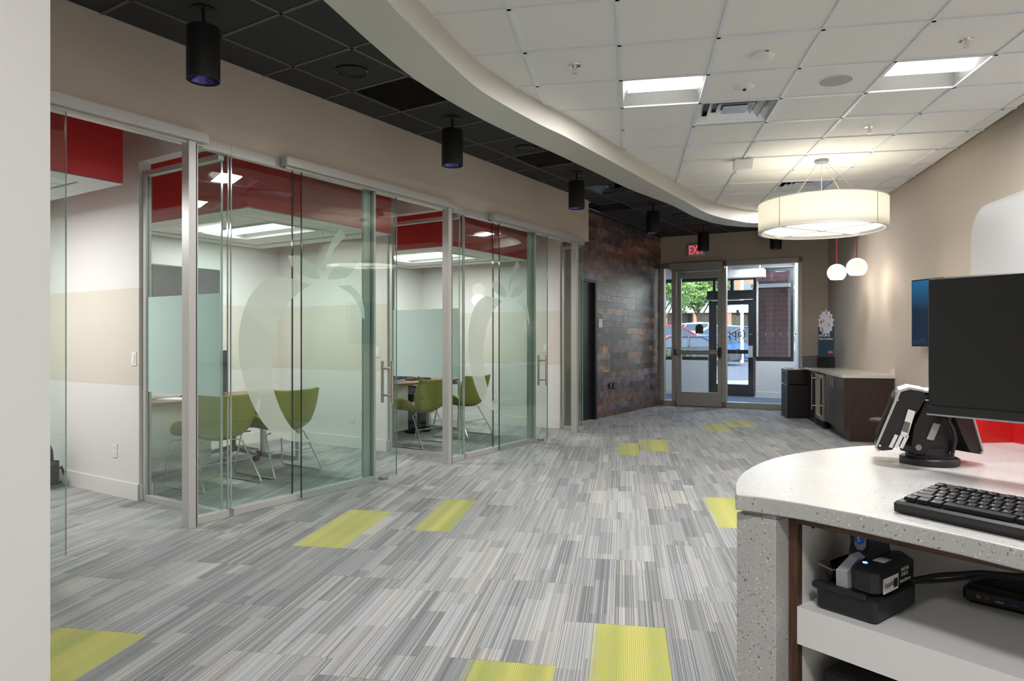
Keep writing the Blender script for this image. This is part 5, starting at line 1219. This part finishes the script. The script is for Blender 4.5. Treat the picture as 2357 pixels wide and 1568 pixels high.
# keyboard
k0 = Vector(P(2053, 1158, ZC+.018)); k1 = Vector(P(2357, 1222, ZC+.018)); kd = (k1-k0).normalized()
kb = thing('computer_keyboard', 'black computer keyboard on the quartz counter', 'keyboard', (k0.x, k0.y, ZC), math.atan2(kd.y, kd.x))
KL, KD = .445, .152
tilt = .020
link('case', MB().loft([[(0.004, 0.0, .010), (KL, 0, .010), (KL, .006, .020), (0.0, .006, .018)], [(.002, .004, .002), (KL, .004, .002), (KL, .012, .024), (.002, .012, .022)], [(.004, KD, .014), (KL, KD, .014), (KL, KD, .022+tilt), (.004, KD, .022+tilt)]]), M['kb'] if 'kb' in M else M['black'], kb)
link('rest_feet', MB().box(.01, .05, KD-.02, KD-.01, 0, .02).box(KL-.05, KL-.01, KD-.02, KD-.01, 0, .02).box(.01, .05, .01, .02, 0, .008), M['black'], kb)
uu = .0188; rows_k = [
 [('ctrl', 1.25), ('', 1.25), ('alt', 1.25), ('', 6.25), ('alt', 1.25), ('', 1.25), ('', 1.25), ('ctrl', 1.25), (None, .25), ('<', 1), ('v', 1), ('>', 1), (None, .25), ('0', 2), ('.', 1), ('', 1)],
 [('shift', 2.25)]+[(c, 1) for c in 'ZXCVBNM,./']+[('shift', 2.75), (None, 1.25), ('^', 1), (None, 1.25), ('1', 1), ('2', 1), ('3', 1)],
 [('caps', 1.75)]+[(c, 1) for c in "ASDFGHJKL;'"]+[('enter', 2.25), (None, 3.5), ('4', 1), ('5', 1), ('6', 1)],
 [('tab', 1.5)]+[(c, 1) for c in 'QWERTYUIOP[]']+[('\\', 1.5), (None, .25), ('', 1), ('', 1), ('', 1), (None, .25), ('7', 1), ('8', 1), ('9', 1)],
 [(c, 1) for c in '`1234567890-=']+[('', 2), (None, .25), ('', 1), ('', 1), ('', 1), (None, .25), ('', 1), ('/', 1), ('*', 1)],
 [('esc', 1), (None, 1)]+[('F%d' % i, 1) for i in range(1, 5)]+[(None, .5)]+[('F%d' % i, 1) for i in range(5, 9)]+[(None, .5)]+[('F%d' % i, 1) for i in range(9, 13)]]
M['keycap'] = mat('black_keycap', (.006, .006, .007), .4, spec=.35)
cache = {}; legm = mat('key_legend', (.75, .75, .75), .5)
nk = 0
for r_, row in enumerate(rows_k):
    x = .012; y = .016+r_*.0192+(.004 if r_ == 5 else 0)
    for lab, w_ in row:
        if lab is not None:
            kk = (w_,)
            if kk not in cache:
                W_ = w_*uu-.0016; D_ = .0165
                o = link('key', MB().loft([[(0, 0, 0), (W_, 0, 0), (W_, D_, 0), (0, D_, 0)], [(.0018, .001, .0065), (W_-.0018, .001, .0065), (W_-.0018, D_-.002, .0075), (.0018, D_-.002, .0075)]]), M['keycap'], kb); cache[kk] = o
            else: o = cache[kk].copy(); COL.objects.link(o)
            o.parent = kb; z = .0225+tilt*y/KD; o.location = (x+.0008, y, z); o.rotation_euler = (tilt/KD, 0, 0); nk += 1
            if lab and x < .25:
                text('key_legend', lab, .0065 if len(lab) == 1 else .0042, legm, o, M4((.0035, .0055, .0068), (1, 0, 0), (0, 1, .06), (0, 0, 1)), extrude=.0002)
        x += w_*uu
# payment terminal
tp = P(2139, 1058, ZC+.01)
pt = thing('payment_terminal', 'black tilted payment terminals with barcode labels on a round swivel base', 'terminal', (tp[0], tp[1], ZC), 0)
link('swivel_base', MB().lathe([(.066, 0), (.070, .003), (.070, .016), (.066, .019), (.04, .02)], n=40), M['black'], pt, smooth=True)
link('turntable', MB().lathe([(.056, .020), (.056, .026), (.045, .027), (.042, .045), (.02, .046)], n=36), M['black_metal'], pt, smooth=True)
link('bracket', MB().prism_y([(-.06, .03), (.03, .03), (.04, .05), (.033, .17), (-.030, .17), (-.062, .10), (-.068, .05)], -.035, .03), M['black_metal'], pt)
link('bolt', MB().cyl((-.052, -.040, .048), (-.052, -.03, .048), .008, 12), M['taupe'], pt, smooth=True)
def tablet(par, loc, ang, mirror=1):
    # local: y = width, profile in x-z; front faces -x
    t2 = MB(); prof = [(-.075, .0), (-.02, .150), (.0, .158), (.030, .150), (.038, .138), (.005, .075), (-.018, .030), (-.04, -.004), (-.065, -.008)]
    t2.loft([[(x*mirror, y, z) for x, z in prof] for y in (-.06, .085)]); o_ = link('tablet', t2, M['black'], par, smooth=False); o_.location = loc; o_.rotation_euler = (0, 0, ang)
    rim = MB(); p2 = [(-.080, .0), (-.025, .153), (-.002, .162), (.032, .156), (.034, .151), (.0, .156), (-.020, .149), (-.075, .0), (-.068, -.009), (-.074, -.010)]
    rim.loft([[(x*mirror, y, z) for x, z in p2] for y in (-.064, .089)]); r2 = link('silver_rim', rim, M['alu'], o_)
    scm = MB().loft([[(-.0835*mirror, y, .008), (-.083*mirror, y, .006), (-.033*mirror, y, .146), (-.0335*mirror, y, .148)] for y in (-.05, .078)]); link('touch_screen', scm, M['screen'], o_)
    return o_
tb1 = tablet(pt, (-.055, -.0, .045), math.radians(-28))
for (x, z, w_, h_) in ((-.028, .128, .005, .005), (-.043, .093, .005, .005), (-.068, .006, .005, .005)): link('screw', MB().cyl((x, -.0645, z), (x, -.0665, z), .003, 10), M['chrome'], tb1)
link('label_plate', MB().prism_y([(-.022, .035), (-.006, .03), (.012, .10), (-.004, .105)], -.068, -.0655), M['paper'], tb1)
bc = MB()
for i in range(9): bc.prism_y([(-.018+.0006*i, .048+i*.003), (-.004+.0006*i, .044+i*.003), (-.004+.0006*i, .0455+i*.003), (-.018+.0006*i, .0495+i*.003)], -.0695, -.068)
link('barcode', bc, M['black'], tb1)
for dx in (0, .012, .024): link('serial_label', MB().prism_y([(-.048+dx, .004), (-.040+dx, .002), (-.026+dx, .036), (-.034+dx, .038)], -.068, -.0655), M['paper'], tb1)
tb2 = tablet(pt, (.045, .03, .035), math.radians(15), -1)
link('bracket_label', MB().prism_y([(-.03, .07), (-.012, .066), (.006, .108), (-.012, .112)], -.0375, -.0355), M['grey_plastic'], pt)
link('cable', MB().tube([(.02, -.05, .15), (.015, -.055, .12), (.03, -.05, .10), (.04, -.045, .07), (.035, -.04, .03), (.02, -.035, .028)], .005), M['black'], pt, smooth=True)
link('cable_plug', MB().cyl((.02, -.05, .155), (.012, -.055, .125), .011, 12), M['black'], pt, smooth=True)

# under-counter devices, placed in the counter's own frame
def cthing(name, label, cat, lx, ly, z, rot=0): 
    w_ = Vector((A.x+fd_.x*lx+nx_.x*ly, A.y+fd_.y*lx+nx_.y*ly, z)); return thing(name, label, cat, w_, CA+rot)
pf = P(1869, 1402, zs); sx_ = (pf[0]-A.x)*fd_.x+(pf[1]-A.y)*fd_.y; sy_ = (pf[0]-A.x)*nx_.x+(pf[1]-A.y)*nx_.y
sc = cthing('check_scanner', 'black check scanner with grey guide and labels on the shelf', 'scanner', max(sx_, wx1+.02), max(sy_, .085), zs)
SW, SD = .122, .18
link('base', MB().bbox(0, SW, 0, SD, 0, .05, .006), M['black'], sc, smooth=True)
link('front_lip', MB().bbox(-.006, .104, -.006, .02, .042, .056, .003), M['black'], sc)
link('right_housing', MB().bbox(.068, SW-.0005, .004, SD, .048, .110, .012), M['black'], sc, smooth=True)
link('left_pocket', MB().bbox(0, .03, .03, SD, .05, .092, .010), M['black_gloss'], sc, smooth=True)
link('rear_tower', MB().loft([[(.028, .06, .05), (.095, .06, .05), (.095, .15, .05), (.028, .15, .05)], [(.036, .075, .13), (.085, .075, .13), (.085, .14, .13), (.036, .14, .13)], [(.034, .07, .19), (.087, .07, .19), (.087, .14, .19), (.034, .14, .19)]]), M['black'], sc)
bdg = link('badge', MB().prism_y([(.050, .13), (.048, .19), (.072, .19), (.070, .13), (.065, .122), (.055, .122)], .064, .072), M['grey_plastic'], sc)
blue = mat('blue_badge', (.01, .10, .55), .4)
link('blue_roundel', MB().cyl((.060, .0635, .145), (.060, .0625, .145), .0105, 24), blue, bdg)
text('roundel_mark', 'S', .015, M['paper'], bdg, M4((.0555, .0622, .1395), (1, 0, 0), (0, 0, 1), (0, -1, 0)), extrude=.0003)
link('grey_guide', MB().loft([[(.040, .008, .052), (.064, .008, .052), (.066, .03, .052), (.042, .03, .052)], [(.040, .006, .088), (.062, .008, .088), (.066, .03, .09), (.042, .03, .09)], [(.056, .035, .118), (.070, .035, .112), (.074, .06, .112), (.060, .06, .120)]]), M['grey_plastic'], sc, smooth=True)
link('wire_guide', MB().tube([(.004, .03, .092), (-.002, .012, .092), (.004, .004, .092), (.034, .004, .086), (.038, .012, .086)], .0018, 6), M['steel'], sc, smooth=True)
link('power_light', MB().cyl((.088, .028, .110), (.088, .028, .1115), .0045, 16), emis('blue_led', (.05, .12, 1), 8), sc)
link('top_label', MB().box(.090, .112, .055, .090, .110, .1106), M['paper'], sc)
lb = link('side_label', MB().box(SW, SW+.0006, .03, .095, .055, .085), M['paper'], sc)
text('label_text', '(apple', .017, M['black'], lb, M4((SW+.0008, .033, .066), (0, 1, 0), (0, 0, 1), (1, 0, 0)), extrude=.0002)
bc = MB()
for i in range(12): bc.box(SW+.0006, SW+.001, .074+i*.0015, .0747+i*.0015, .060, .078)
link('barcode', bc, M['black'], lb)
text('brand_text', 'DIGITAL\nCHECK', .010, M['paper'], sc, M4((SW+.0003, .108, .085), (0, 1, 0), (0, 0, 1), (1, 0, 0)), extrude=.0002)
text('model_text', 'SmartSource', .0095, M['paper'], sc, M4((SW+.0003, .103, .063), (0, 1, 0), (0, 0, 1), (1, 0, 0)), extrude=.0002)
link('power_cable', MB().tube([(SW-.01, SD, .05), (SW+.03, SD+.03, .065), (SW+.10, SD+.05, .085), (SW+.2, SD+.06, .10)], .005).tube([(SW-.01, SD, .045), (SW+.04, SD+.035, .055), (SW+.11, SD+.055, .08), (SW+.2, SD+.065, .095)], .004), M['black'], sc, smooth=True)
pm = P(2214, 1384, zs); mx_ = (pm[0]-A.x)*fd_.x+(pm[1]-A.y)*fd_.y; my_ = (pm[0]-A.x)*nx_.x+(pm[1]-A.y)*nx_.y
mp_ = cthing('mini_computer', 'flat black mini computer at the right end of the shelf', 'computer', mx_, my_, zs, .1)
link('case', MB().bbox(0, .19, 0, .15, .0, .036, .008), M['black'], mp_, smooth=True); link('hump', MB().loft([[(.012, .02, .036), (.18, .02, .036), (.18, .14, .036), (.012, .14, .036)], [(.04, .05, .056), (.18, .05, .056), (.18, .13, .056), (.03, .13, .056)]]), M['black_gloss'], mp_, smooth=True)
gj = mat('green_jack', (.35, .5, .1), .4); rj_ = mat('red_jack', (.5, .08, .08), .4)
for x, m_ in ((.030, gj), (.045, rj_)):
    link('audio_jack', MB().lathe([(.0034, 0), (.0034, .001), (.002, .001), (.002, 0), (.0034, 0)], n=16, cap=False), m_, mp_).matrix_local = M4((x, 0, .018), (1, 0, 0), (0, 0, 1), (0, -1, 0))
link('usb_port', MB().box(.060, .074, -.0006, 0, .014, .017), M['grey_plastic'], mp_); link('usb_port', MB().box(.084, .098, -.0006, 0, .014, .017), blue, mp_)
sf = cthing('security_box', 'black steel box below the shelf, only its top edge visible', 'box', wx1+.03, .11, .08)
link('casing', MB().bbox(0, .36, 0, .30, 0, .53, .006), M['black_metal'], sf); link('door', MB().bbox(.02, .34, -.006, 0, .02, .50, .003), M['black'], sf)
wi = cthing('wall_box', 'beige wiring box at the back under the counter', 'box', .42, .40, .83); link('cover', MB().bbox(0, .14, 0, .035, 0, .09, .006), M['base'], wi)
